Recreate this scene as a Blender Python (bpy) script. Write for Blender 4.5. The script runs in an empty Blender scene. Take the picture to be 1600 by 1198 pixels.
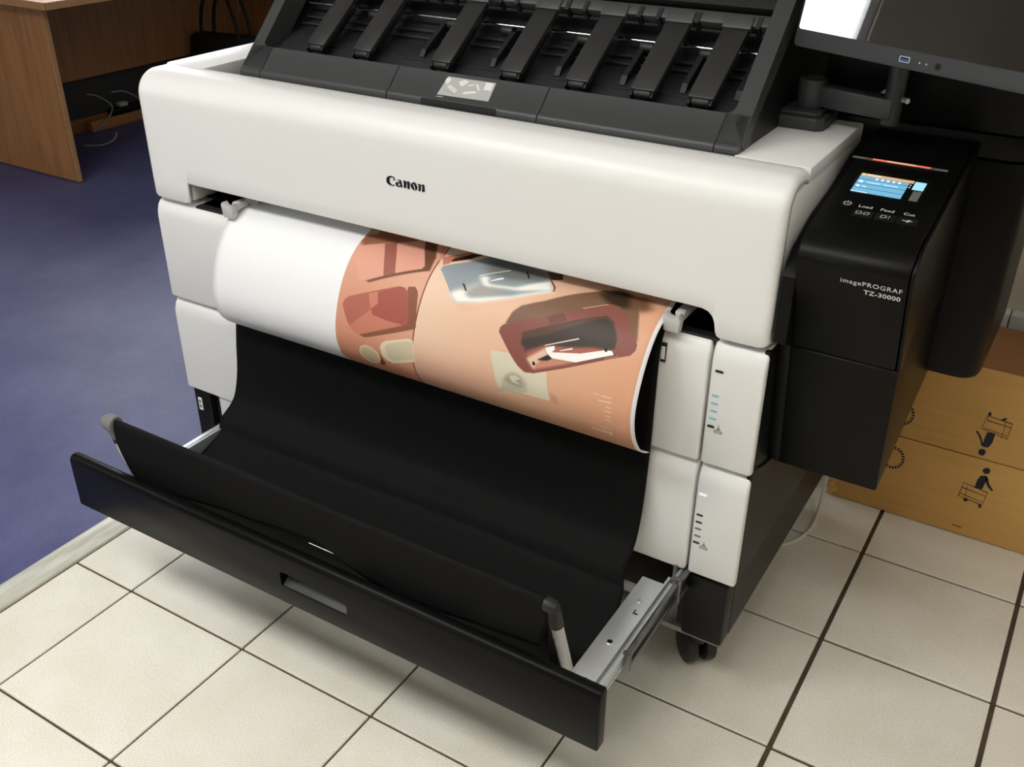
import bpy, bmesh, math, random
import numpy as np
from mathutils import Vector, Matrix
random.seed(7)
C = bpy.context.scene.collection
scene = bpy.context.scene
# ------------------------------------------------------------ camera
f, rx, ry, rz = 1554.0266, -0.51503, 0.54741, 0.00516
cam_pos = Vector((1.57556, -1.23374, 1.32781))
fwd = Vector((-math.sin(ry)*math.cos(rx), math.cos(ry)*math.cos(rx), math.sin(rx)))
rgt = Vector((math.cos(ry), math.sin(ry), 0)); upv = rgt.cross(fwd)
R_ = math.cos(rz)*rgt + math.sin(rz)*upv; U_ = -math.sin(rz)*rgt + math.cos(rz)*upv
cd = bpy.data.cameras.new('camera'); cam = bpy.data.objects.new('camera', cd); C.objects.link(cam)
cd.sensor_width = 36; cd.lens = f/1600*36; cd.clip_start = .02
M = Matrix((R_, U_, -fwd)).transposed().to_4x4(); M.translation = cam_pos
cam.matrix_world = M; scene.camera = cam
# ------------------------------------------------------------ light
scene.view_settings.view_transform = 'Standard'; scene.view_settings.look = 'None'
scene.view_settings.exposure = 0.0; scene.view_settings.gamma = 1.0
scene.view_settings.use_curve_mapping = False
w = bpy.data.worlds.new('overcast_sky'); scene.world = w; w.use_nodes = True
bg = w.node_tree.nodes['Background']; bg.inputs[0].default_value = (.93, .97, 1.0, 1); bg.inputs[1].default_value = 13.0
def area(name, loc, target, sx, sy, power, col=(1, 1, 1)):
    l = bpy.data.lights.new(name, 'AREA'); l.shape = 'RECTANGLE'; l.size = sx; l.size_y = sy
    l.energy = power; l.color = col
    o = bpy.data.objects.new(name, l); C.objects.link(o); o.location = loc
    o.rotation_euler = (Vector(target)-Vector(loc)).to_track_quat('-Z', 'Y').to_euler()
    return o
WIN = (-2.10, -1.42, 1.40, 1.98)      # y0, y1, z0, z1 of the first window in the left wall
WIN3 = (1.35, 2.6, 1.1, 2.1)       # second one, unseen, added above the desk to light the blue floor
WIN2 = (-.7, .0, 1.3, 2.1)          # x0, x1, z0, z1 of an unseen window added in the front wall for frontal fill
def portal(loc, target, sx, sy):
    po = area('window_portal', loc, target, sx, sy, 1); po.data.cycles.is_portal = True
for a0, a1, b0, b1 in (WIN, WIN3):
    portal((-2.70, (a0+a1)/2, (b0+b1)/2), (0, (a0+a1)/2, (b0+b1)/2), b1-b0, a1-a0)
portal(((WIN2[0]+WIN2[1])/2, -3.58, (WIN2[2]+WIN2[3])/2), ((WIN2[0]+WIN2[1])/2, 0, (WIN2[2]+WIN2[3])/2), WIN2[1]-WIN2[0], WIN2[3]-WIN2[2])
LAMPS = [(-.3, -1.4, 24), (1.05, -1.5, 17), (2.6, -.6, 4)]  # second and third lamps are unseen, added to brighten the right side
for lx, ly, pw in LAMPS:
    area('unseen_lamp_light', (lx, ly, 2.58), (lx, ly, 0), 1.15, .55, pw, (1, .99, .97)).data.spread = math.radians(150)

# ------------------------------------------------------------ helpers
def lin(c):
    return tuple((v/12.92 if v <= .04045 else ((v+.055)/1.055)**2.4) for v in c)
def rgb(r, g, b): return lin((r/255, g/255, b/255))
MATS = {}
def mat(name, col, rough=.5, metal=0, var=0.0, vscale=8, bump=0.0, bscale=200, spec=.5, coat=0, col2=None, emit=None, es=1, stretch=None):
    if name in MATS: return MATS[name]
    m = bpy.data.materials.new(name); m.use_nodes = True; nt = m.node_tree; b = nt.nodes['Principled BSDF']
    b.inputs['Base Color'].default_value = (*col, 1); b.inputs['Roughness'].default_value = rough
    b.inputs['Metallic'].default_value = metal; b.inputs['Specular IOR Level'].default_value = spec
    if coat: b.inputs['Coat Weight'].default_value = coat; b.inputs['Coat Roughness'].default_value = .08
    tc = nt.nodes.new('ShaderNodeTexCoord'); mp = nt.nodes.new('ShaderNodeMapping'); nt.links.new(tc.outputs['Object'], mp.inputs[0])
    if stretch: mp.inputs['Scale'].default_value = stretch
    if var or col2:
        n = nt.nodes.new('ShaderNodeTexNoise'); n.inputs['Scale'].default_value = vscale; n.inputs['Detail'].default_value = 5
        nt.links.new(mp.outputs[0], n.inputs['Vector'])
        r = nt.nodes.new('ShaderNodeValToRGB'); r.color_ramp.elements[0].position = .3; r.color_ramp.elements[1].position = .7
        c2 = col2 or tuple(min(1, v*(1+var)) for v in col); c1 = col if col2 else tuple(v*(1-var) for v in col)
        r.color_ramp.elements[0].color = (*c1, 1); r.color_ramp.elements[1].color = (*c2, 1)
        nt.links.new(n.outputs[0], r.inputs[0]); nt.links.new(r.outputs[0], b.inputs['Base Color'])
    if bump:
        n = nt.nodes.new('ShaderNodeTexNoise'); n.inputs['Scale'].default_value = bscale; n.inputs['Detail'].default_value = 3
        nt.links.new(mp.outputs[0], n.inputs['Vector'])
        bp = nt.nodes.new('ShaderNodeBump'); bp.inputs['Strength'].default_value = bump; bp.inputs['Distance'].default_value = .002
        nt.links.new(n.outputs[0], bp.inputs['Height']); nt.links.new(bp.outputs[0], b.inputs['Normal'])
    if emit:
        b.inputs['Emission Color'].default_value = (*emit, 1); b.inputs['Emission Strength'].default_value = es
    MATS[name] = m; return m

white = mat('white_plastic', (.80, .80, .78), .38, var=.015, vscale=3, bump=.03, bscale=900)
black = mat('black_plastic', (.0042, .0042, .0042), .42, spec=.25, bump=.06, bscale=1200)
dark = mat('dark_grey_plastic', (.035, .036, .038), .45, bump=.08, bscale=1200)
frontm = mat('basket_black_plastic', (.0034, .0034, .0032), .36, spec=.10, bump=.04, bscale=900)
armm = mat('arm_grey_plastic', (.019, .019, .018), .38, bump=.05, bscale=1200)
glossb = mat('gloss_black_plastic', (.006, .006, .006), .22)
inner = mat('inner_black', (.006, .006, .006), .55, bump=.05)
innerg = mat('inner_grey_plastic', (.020, .021, .025), .4)
grey = mat('light_grey_plastic', (.50, .50, .49), .45)
midgrey = mat('mid_grey_plastic', (.20, .20, .19), .5)
steel = mat('galvanised_steel', (.60, .64, .66), .38, .75, var=.06, vscale=30)
dsteel = mat('oily_dark_steel', (.16, .16, .155), .3, .85, var=.25, vscale=40)
chrome = mat('chrome_rod', (.8, .8, .8), .12, 1)
plate = mat('grey_base_plate', (.26, .26, .25), .5, .2)
clothm = mat('black_woven_cloth', (.0045, .0045, .0045), .7, var=.12, vscale=30, bump=.15, bscale=1500, spec=.12)
print_w = mat('print_white', (.86, .86, .84), .5)
ink = mat('print_black', (.006, .006, .006), .35)
led_b = mat('led_blue', (.22, .42, .52), .4, emit=(.25, .62, .85), es=.12)
led_w = mat('led_white', (.9, .95, 1), .4, emit=(.8, .95, 1), es=.35)
marker = mat('marker_dark', (.02, .02, .02), .4)
rubber = mat('black_rubber', (.010, .010, .010), .5)

class B:
    def __init__(s): s.bm = bmesh.new()
    def box(s, x0, x1, y0, y1, z0, z1, bev=0, seg=2):
        r = bmesh.ops.create_cube(s.bm, size=1)
        for v in r['verts']: v.co = Vector(((x0+x1)/2+v.co.x*(x1-x0), (y0+y1)/2+v.co.y*(y1-y0), (z0+z1)/2+v.co.z*(z1-z0)))
        if bev:
            es = list({e for v in r['verts'] for e in v.link_edges})
            bmesh.ops.bevel(s.bm, geom=es, offset=bev, segments=seg, profile=.5, affect='EDGES')
        return s
    def prism(s, pts, axis, a, b, bev=0, seg=2):
        def P(p, t):
            return {'X': (t, p[0], p[1]), 'Y': (p[0], t, p[1]), 'Z': (p[0], p[1], t)}[axis]
        v0 = [s.bm.verts.new(P(p, a)) for p in pts]; v1 = [s.bm.verts.new(P(p, b)) for p in pts]
        n = len(pts); fs = [s.bm.faces.new(v0), s.bm.faces.new(v1[::-1])]
        for i in range(n): fs.append(s.bm.faces.new((v0[i], v1[i], v1[(i+1) % n], v0[(i+1) % n])))
        bmesh.ops.recalc_face_normals(s.bm, faces=fs)
        if bev:
            es = list({e for f_ in fs[:2] for e in f_.edges})
            bmesh.ops.bevel(s.bm, geom=es, offset=bev, segments=seg, profile=.5, affect='EDGES')
        return s
    def hexa(s, c8, bev=0):
        v = [s.bm.verts.new(c) for c in c8]
        fs = [s.bm.faces.new([v[i] for i in q]) for q in ((0, 1, 2, 3), (7, 6, 5, 4), (0, 4, 5, 1), (1, 5, 6, 2), (2, 6, 7, 3), (3, 7, 4, 0))]
        bmesh.ops.recalc_face_normals(s.bm, faces=fs)
        if bev:
            es = list({e for f_ in fs for e in f_.edges}); bmesh.ops.bevel(s.bm, geom=es, offset=bev, segments=2, profile=.5, affect='EDGES')
        return s
    def cyl(s, p0, p1, r, r2=None, n=20, caps=True, bev=0):
        p0, p1 = Vector(p0), Vector(p1); d = p1-p0
        q = d.to_track_quat('Z', 'Y').to_matrix().to_4x4(); q.translation = (p0+p1)/2
        g = bmesh.ops.create_cone(s.bm, cap_ends=caps, segments=n, radius1=r, radius2=r if r2 is None else r2, depth=d.length, matrix=q)
        if bev:
            es = [e for e in {e for v in g['verts'] for e in v.link_edges} if len(e.link_faces) == 2 and any(len(f_.verts) > 4 for f_ in e.link_faces)]
            bmesh.ops.bevel(s.bm, geom=es, offset=bev, segments=2, profile=.5, affect='EDGES')
        return s
    def tube(s, pts, r, n=8):
        pts = [Vector(p) for p in pts]; rings = []
        for i, p in enumerate(pts):
            t = (pts[min(i+1, len(pts)-1)]-pts[max(i-1, 0)]).normalized()
            a = t.cross(Vector((0, 0, 1)));  a = a.normalized() if a.length > .05 else t.cross(Vector((1, 0, 0))).normalized()
            b = t.cross(a)
            rings.append([s.bm.verts.new(p+a*r*math.cos(k*2*math.pi/n)+b*r*math.sin(k*2*math.pi/n)) for k in range(n)])
        for i in range(len(pts)-1):
            for k in range(n): s.bm.faces.new((rings[i][k], rings[i][(k+1) % n], rings[i+1][(k+1) % n], rings[i+1][k]))
        s.bm.faces.new(rings[0][::-1]); s.bm.faces.new(rings[-1])
        return s
    def poly(s, pts):
        s.bm.faces.new([s.bm.verts.new(p) for p in pts]); return s
    def grid(s, rows):
        vs = [[s.bm.verts.new(p) for p in r] for r in rows]
        for i in range(len(vs)-1):
            for j in range(len(vs[0])-1): s.bm.faces.new((vs[i][j], vs[i+1][j], vs[i+1][j+1], vs[i][j+1]))
        return s
    def build(s, name, m, parent=None, smooth=True, solid=0, off=-1):
        bmesh.ops.recalc_face_normals(s.bm, faces=s.bm.faces) if not solid else None
        me = bpy.data.meshes.new(name)
        # origin at the centre of the bounding box
        co = [v.co for v in s.bm.verts]
        c = Vector([(min(v[i] for v in co)+max(v[i] for v in co))/2 for i in range(3)])
        bmesh.ops.translate(s.bm, verts=s.bm.verts, vec=-c)
        s.bm.to_mesh(me); s.bm.free()
        o = bpy.data.objects.new(name, me); C.objects.link(o)
        for mm in (m if isinstance(m, (list, tuple)) else [m]): me.materials.append(mm)
        if parent:
            o.parent = parent; o.location = c-wloc(parent)
        else: o.location = c
        if smooth:
            me.polygons.foreach_set('use_smooth', [True]*len(me.polygons)); me.set_sharp_from_angle(angle=math.radians(38))
        if solid:
            md = o.modifiers.new('thickness', 'SOLIDIFY'); md.thickness = solid; md.offset = off
        return o
def wloc(o):
    v = Vector((0, 0, 0))
    while o: v += o.location; o = o.parent
    return v
def empty(name, loc, label, cat, group=None):
    o = bpy.data.objects.new(name, None); C.objects.link(o); o.location = loc; o.empty_display_size = .1
    return tag(o, label, cat, group)
def tag(o, label=None, cat=None, group=None, kind=None):
    if label: o['label'] = label
    if cat: o['category'] = cat
    if group: o['group'] = group
    if kind: o['kind'] = kind
    return o
def struct(o): o['kind'] = 'structure'; return o
def lab(o, t): o['label'] = t; return o
def text(name, body, m, parent, org, xd, yd, size, width=None, depth=.0004, align='LEFT', bold=0, fn=None, track=1):
    cu = bpy.data.curves.new('lettering', 'FONT'); cu.body = body; cu.size = 1; cu.align_x = align; cu.offset = bold; cu.resolution_u = 3; cu.space_character = track
    to = bpy.data.objects.new('lettering_source', cu); C.objects.link(to)
    dg = bpy.context.evaluated_depsgraph_get(); me = bpy.data.meshes.new_from_object(to.evaluated_get(dg))
    bpy.data.objects.remove(to)
    xs = [v.co.x for v in me.vertices]; wd = max(xs)-min(xs)
    kx = size if width is None else width/wd
    xd, yd = Vector(xd).normalized(), Vector(yd).normalized(); nd = xd.cross(yd)
    bm = bmesh.new(); bm.from_mesh(me); bpy.data.meshes.remove(me)
    for v in bm.verts:
        a, b_ = v.co.x*kx, v.co.y*size
        v.co = fn(a, b_) if fn else Vector(org)+xd*a+yd*b_+nd*depth
    b = B(); b.bm.free(); b.bm = bm
    return b.build(name, m, parent, smooth=False)
def rrect(x0, x1, y0, y1, r, n=5):
    out = []
    for cx, cy, a0 in ((x1-r, y1-r, 0), (x0+r, y1-r, 90), (x0+r, y0+r, 180), (x1-r, y0+r, 270)):
        for k in range(n+1):
            a = math.radians(a0+90*k/n); out.append((cx+r*math.cos(a), cy+r*math.sin(a)))
    return out
def spline(P, n):
    out = []; m_ = len(P)-1
    for k in range(n+1):
        t = k/n*m_; i = min(int(t), m_-1); u = t-i
        g = lambda j: np.array(P[min(max(j, 0), m_)], float)
        a, b, c, d = g(i-1), g(i), g(i+1), g(i+2)
        out.append(.5*((2*b)+(-a+c)*u+(2*a-5*b+4*c-d)*u*u+(-a+3*b-3*c+d)*u**3))
    return out
# flat print outlines: on the sheet (u,v), on the cover (x,z), on the carton (x,z)
POSTER=[((150,98,72),6,[(0.3328,0.1015),(0.3267,0.029),(0.3618,0.0269),(0.4614,0.034),(0.462,0.0623),(0.4001,0.1183),(0.3576,0.179)]),((112,74,52),2,[(0.4776,0.0332),(0.5079,0.038),(0.5265,0.1426),(0.5319,0.2418),(0.5157,0.2558),(0.4118,0.3564),(0.4013,0.3549),(0.5125,0.2411),(0.5154,0.2216)]),((228,164,143),0,[(0.3531,0.2236),(0.3516,0.2005),(0.3582,0.1822),(0.4011,0.123),(0.4788,0.0379),(0.5154,0.2216),(0.5125,0.2411),(0.4082,0.3461),(0.388,0.3572),(0.3804,0.3486)]),((160,96,80),0,[(0.4012,0.1201),(0.4252,0.0916),(0.4617,0.2941),(0.4386,0.3184)]),((190,160,122),0,[(0.3316,0.0427),(0.3698,0.0385),(0.3695,0.0626),(0.3377,0.1004)]),((140,90,68),0,[(0.5015,0.3381),(0.5164,0.3313),(0.5249,0.3468),(0.5287,0.3629),(0.5409,0.4807),(0.5354,0.4912),(0.4216,0.5825),(0.4077,0.5749),(0.5088,0.4864)]),((184,108,91),0,[(0.3605,0.4643),(0.363,0.4462),(0.3715,0.4299),(0.4814,0.3438),(0.4962,0.3447),(0.5072,0.369),(0.5215,0.46),(0.5177,0.4773),(0.509,0.4891),(0.4077,0.5735),(0.3936,0.5655),(0.3766,0.529)]),((204,130,106),0,[(0.3809,0.549),(0.4288,0.4588),(0.5072,0.4871),(0.4077,0.5721),(0.3936,0.5655)]),((206,136,114),0,[(0.4182,0.4),(0.4373,0.3854),(0.4438,0.4298),(0.4288,0.4535)]),((170,92,80),0,[(0.4382,0.385),(0.4877,0.3423),(0.4993,0.3522),(0.5096,0.3821),(0.5209,0.4602),(0.5118,0.4837),(0.4754,0.4844),(0.4374,0.4757),(0.4306,0.4597),(0.4456,0.4302)]),((229,208,172),0,[(0.4021,0.6649),(0.4086,0.6359),(0.422,0.6197),(0.4391,0.6262),(0.4528,0.6497),(0.4533,0.6916),(0.4438,0.7295),(0.4232,0.7541),(0.4091,0.7354),(0.4029,0.6991)]),((205,186,152),0,[(0.4074,0.6654),(0.413,0.6438),(0.423,0.6311),(0.4381,0.6389),(0.4495,0.6656),(0.4475,0.7073),(0.4283,0.7273),(0.4133,0.7124),(0.4077,0.6895)]),((120,78,58),0,[(0.4558,0.6354),(0.4591,0.6719),(0.4649,0.7073),(0.4548,0.7368),(0.4467,0.7327),(0.4559,0.6792)]),((236,218,184),0,[(0.459,0.6099),(0.4648,0.5847),(0.4749,0.569),(0.5255,0.5336),(0.5381,0.5363),(0.5413,0.5821),(0.5429,0.6382),(0.4861,0.6901),(0.47,0.682),(0.4608,0.6568)]),((214,200,172),0,[(0.4712,0.6023),(0.48,0.5794),(0.526,0.5442),(0.5386,0.5465),(0.541,0.624),(0.4886,0.6697),(0.4779,0.6574)]),((226,150,120),0,[(0.5211,0.0558),(0.536,0.0457),(0.5401,0.181),(0.5455,0.2079)]),((60,42,30),0,[(0.5602,0.1525),(0.5621,0.1146),(0.5743,0.0657),(0.6133,0.0496),(0.597,0.0853)]),((205,135,108),0,[(0.5384,0.1226),(0.5837,0.0486),(0.5958,0.0514),(0.5621,0.1146),(0.5606,0.1669),(0.5509,0.1889)]),((150,160,166),0,[(0.5521,0.2175),(0.5522,0.1959),(0.6295,0.0526),(0.6742,0.0559),(0.7532,0.0677),(0.7882,0.1985),(0.7187,0.2884),(0.6627,0.3342),(0.6096,0.3584),(0.5934,0.3199)]),((116,118,116),14,[(0.6303,0.0557),(0.6742,0.0559),(0.7507,0.0661),(0.769,0.1242),(0.6989,0.186),(0.6469,0.1733)]),((196,196,186),10,[(0.5934,0.3199),(0.6145,0.2893),(0.6433,0.2346),(0.6516,0.2537),(0.6274,0.3101),(0.6306,0.3273),(0.6058,0.3495)]),((250,246,236),6,[(0.5937,0.3211),(0.6118,0.2984),(0.6257,0.3013),(0.6252,0.3161),(0.6387,0.3231),(0.7159,0.2742),(0.7828,0.188),(0.7891,0.2012),(0.7209,0.2887),(0.6632,0.3361),(0.6117,0.3574)]),((252,249,240),6,[(0.6373,0.2156),(0.6445,0.1959),(0.6558,0.1983),(0.6583,0.2277),(0.6659,0.2386),(0.7163,0.2227),(0.7698,0.123),(0.7851,0.19),(0.7295,0.2358),(0.6893,0.2477),(0.6555,0.2572)]),((170,165,158),8,[(0.6274,0.3101),(0.6457,0.2573),(0.662,0.2621),(0.7103,0.2459),(0.6868,0.2779),(0.6572,0.3045)]),((235,190,165),6,[(0.6096,0.3584),(0.6632,0.3361),(0.7189,0.2898),(0.7836,0.216),(0.722,0.3066),(0.6367,0.3855),(0.626,0.388)]),((30,28,25),0,[(0.6105,0.2671),(0.6141,0.265),(0.6258,0.296),(0.6236,0.2997)]),((30,28,25),0,[(0.7143,0.0929),(0.7165,0.0876),(0.7297,0.1343),(0.7279,0.1433)]),((235,235,230),0,[(0.6338,0.2029),(0.6848,0.1057),(0.6858,0.1111),(0.6355,0.2063)]),((245,245,240),0,[(0.6616,0.2166),(0.6772,0.1846),(0.6828,0.1795),(0.6837,0.1909),(0.6634,0.2205)]),((128,80,55),0,[(0.7541,0.0671),(0.769,0.1061),(0.7866,0.1623),(0.7898,0.1936),(0.7876,0.1988),(0.7832,0.1664),(0.7676,0.1159)]),((90,66,48),0,[(0.7507,0.0661),(0.7834,0.0615),(0.7896,0.0921),(0.772,0.1116),(0.7646,0.0936)]),((126,94,72),2,[(0.7247,0.3907),(0.7315,0.3388),(0.7438,0.3064),(0.7825,0.2587),(0.8715,0.1029),(0.9084,0.0838),(0.9354,0.1009),(0.9568,0.2272),(0.9734,0.3452),(0.9475,0.2986)]),((62,46,32),8,[(0.8668,0.1303),(0.8966,0.0803),(0.9221,0.0871),(0.9357,0.1897),(0.9203,0.2033),(0.8944,0.1928)]),((120,84,58),10,[(0.9214,0.0955),(0.9575,0.0901),(0.9718,0.1728),(0.9516,0.2086),(0.9394,0.1861)]),((138,82,72),0,[(0.7169,0.4234),(0.7173,0.4061),(0.7226,0.3935),(0.7398,0.3792),(0.8154,0.3097),(0.8576,0.2519),(0.8963,0.1909),(0.917,0.1962),(0.9357,0.2366),(0.9748,0.3538),(0.9752,0.3761),(0.969,0.3965),(0.8011,0.5365),(0.7848,0.5416),(0.7677,0.5244)]),((112,70,60),0,[(0.7994,0.3249),(0.8267,0.2954),(0.8384,0.3228),(0.8094,0.3546)]),((92,66,54),0,[(0.7642,0.4264),(0.7634,0.4055),(0.9038,0.26),(0.921,0.2832),(0.9385,0.354),(0.938,0.3987),(0.9466,0.4113),(0.798,0.5259),(0.7776,0.4692)]),((66,57,50),2,[(0.7643,0.4304),(0.8071,0.3969),(0.8642,0.327),(0.9018,0.2742),(0.9151,0.2867),(0.9328,0.333),(0.9392,0.3851),(0.9013,0.4156),(0.8235,0.4277),(0.778,0.4549),(0.7677,0.4492)]),((176,104,88),4,[(0.7776,0.4692),(0.8124,0.4304),(0.8568,0.4192),(0.8987,0.4002),(0.9385,0.3942),(0.9406,0.4081),(0.8766,0.4597),(0.8001,0.523)]),((230,196,172),3,[(0.7823,0.4879),(0.8137,0.4397),(0.8233,0.4574),(0.8056,0.4835),(0.8135,0.4903),(0.8001,0.523)]),((205,140,115),3,[(0.8011,0.5212),(0.8045,0.4947),(0.8317,0.4676),(0.8767,0.4609),(0.8434,0.4868)]),((52,44,40),0,[(0.8033,0.4843),(0.8223,0.4586),(0.8317,0.4676),(0.8237,0.4781)]),((252,250,244),0,[(0.8135,0.4386),(0.83,0.4248),(0.8329,0.4355),(0.8288,0.4471),(0.881,0.4294),(0.9229,0.3995),(0.9354,0.3957),(0.9406,0.4081),(0.8767,0.4609),(0.8315,0.4665),(0.8207,0.4553)]),((20,16,14),0,[(0.7953,0.4968),(0.7981,0.4911),(0.8023,0.5001),(0.8005,0.5077),(0.7972,0.5047)]),((20,16,14),0,[(0.921,0.3938),(0.9257,0.3895),(0.9277,0.4016),(0.9237,0.4047)]),((235,228,215),0,[(0.8118,0.4298),(0.8409,0.4054),(0.8707,0.3782),(0.8715,0.3831),(0.8416,0.4094),(0.8127,0.4326)]),((235,228,215),0,[(0.8421,0.4355),(0.8643,0.4166),(0.8653,0.4228),(0.8436,0.438)]),((220,200,180),0,[(0.8553,0.2519),(0.8949,0.1958),(0.8955,0.1992),(0.8568,0.2544)]),((180,150,130),0,[(0.9251,0.427),(0.949,0.4062),(0.9494,0.4085),(0.9264,0.4288)]),((222,213,188),0,[(0.7079,0.4909),(0.7456,0.4855),(0.7801,0.544),(0.8013,0.5383),(0.8257,0.5175),(0.8386,0.6382),(0.7942,0.6422),(0.7297,0.6441),(0.7198,0.5676)]),((196,190,166),3,[(0.7394,0.6051),(0.7449,0.5714),(0.7564,0.5545),(0.7709,0.5515),(0.7839,0.5668),(0.7907,0.5889),(0.7922,0.622),(0.7796,0.6406),(0.7598,0.6423),(0.7362,0.6639)]),((168,164,140),3,[(0.743,0.5968),(0.7523,0.5697),(0.7665,0.559),(0.7794,0.5746),(0.7849,0.6038),(0.7776,0.6174),(0.7555,0.6116)]),((214,208,186),0,[(0.7536,0.5741),(0.7666,0.5641),(0.777,0.576),(0.7651,0.5885),(0.7801,0.6014),(0.7604,0.5972)]),((225,200,170),0,[(0.7249,0.6963),(0.736,0.6678),(0.7518,0.6551),(0.7885,0.6598),(0.7858,0.6654),(0.7514,0.6622),(0.7368,0.6743)]),((205,150,122),5,[(0.8385,0.5911),(0.8519,0.6158),(0.8538,0.6506),(0.8422,0.6406)]),((244,206,172),0,[(0.9206,0.5493),(0.9309,0.5491),(0.9312,0.5533),(0.9214,0.5526)]),((244,206,172),0,[(0.9345,0.5496),(0.9549,0.5504),(0.9558,0.5543),(0.9348,0.5539)]),((244,206,172),0,[(0.9299,0.5711),(0.9371,0.5695),(0.9561,0.5671),(0.956,0.5726),(0.9307,0.5748)]),((244,206,172),0,[(0.9466,0.5897),(0.9556,0.5909),(0.9558,0.5959),(0.9462,0.5943)]),((244,206,172),0,[(0.9447,0.607),(0.9575,0.6115),(0.957,0.6163),(0.9442,0.6133)]),((244,206,172),0,[(0.9469,0.6301),(0.9566,0.6322),(0.9566,0.6372),(0.9469,0.6363)]),((244,206,172),0,[(0.9468,0.6496),(0.9565,0.6505),(0.9557,0.6581),(0.9461,0.6554)]),((244,206,172),0,[(0.9322,0.7026),(0.9554,0.7041),(0.9551,0.7088),(0.9319,0.7071)])]
LOGO=[([(0.601,0.822),(0.6,0.823),(0.599,0.825),(0.598,0.826),(0.596,0.826),(0.593,0.827),(0.591,0.826),(0.588,0.826),(0.586,0.824),(0.584,0.823),(0.583,0.82),(0.583,0.818),(0.583,0.816),(0.584,0.814),(0.587,0.812),(0.589,0.811),(0.592,0.811),(0.594,0.811),(0.597,0.811),(0.599,0.813),(0.6,0.814),(0.599,0.813),(0.597,0.813),(0.595,0.812),(0.592,0.813),(0.591,0.814),(0.589,0.816),(0.589,0.818),(0.589,0.821),(0.59,0.823),(0.592,0.824),(0.594,0.825),(0.596,0.825),(0.598,0.824),(0.599,0.823),(0.598,0.823),(0.597,0.821),(0.596,0.82),(0.598,0.821)],None),([(0.605,0.822),(0.606,0.823),(0.608,0.823),(0.61,0.823),(0.612,0.823),(0.613,0.822),(0.613,0.82),(0.614,0.816),(0.615,0.813),(0.615,0.812),(0.613,0.811),(0.612,0.812),(0.611,0.812),(0.61,0.812),(0.608,0.811),(0.606,0.811),(0.603,0.812),(0.602,0.814),(0.601,0.816),(0.602,0.817),(0.603,0.818),(0.605,0.819),(0.607,0.819),(0.609,0.819),(0.61,0.819),(0.61,0.82),(0.609,0.821),(0.608,0.822),(0.606,0.822)],[(0.609,0.817),(0.608,0.818),(0.606,0.817),(0.606,0.816),(0.606,0.814),(0.607,0.813),(0.608,0.813),(0.61,0.813),(0.611,0.815),(0.611,0.816)]),([(0.617,0.822),(0.618,0.823),(0.62,0.824),(0.621,0.823),(0.622,0.822),(0.624,0.823),(0.626,0.823),(0.628,0.824),(0.629,0.823),(0.63,0.821),(0.629,0.811),(0.626,0.811),(0.625,0.812),(0.625,0.821),(0.625,0.822),(0.623,0.821),(0.623,0.82),(0.622,0.812),(0.619,0.811),(0.618,0.812),(0.618,0.821),(0.618,0.821)],None),([(0.632,0.819),(0.633,0.821),(0.635,0.823),(0.637,0.824),(0.639,0.824),(0.642,0.823),(0.643,0.821),(0.644,0.819),(0.645,0.817),(0.644,0.814),(0.643,0.812),(0.64,0.811),(0.638,0.811),(0.636,0.812),(0.634,0.813),(0.633,0.815),(0.632,0.817)],[(0.636,0.822),(0.636,0.823),(0.637,0.822),(0.639,0.82),(0.64,0.817),(0.641,0.814),(0.641,0.812),(0.64,0.811),(0.639,0.812),(0.638,0.814),(0.637,0.818),(0.636,0.821)]),([(0.646,0.822),(0.647,0.823),(0.649,0.823),(0.65,0.823),(0.651,0.822),(0.653,0.822),(0.655,0.823),(0.657,0.824),(0.658,0.823),(0.659,0.821),(0.659,0.812),(0.656,0.811),(0.654,0.812),(0.655,0.821),(0.654,0.821),(0.653,0.821),(0.652,0.82),(0.651,0.812),(0.649,0.811),(0.647,0.812),(0.648,0.821),(0.647,0.821)],None)]
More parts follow.
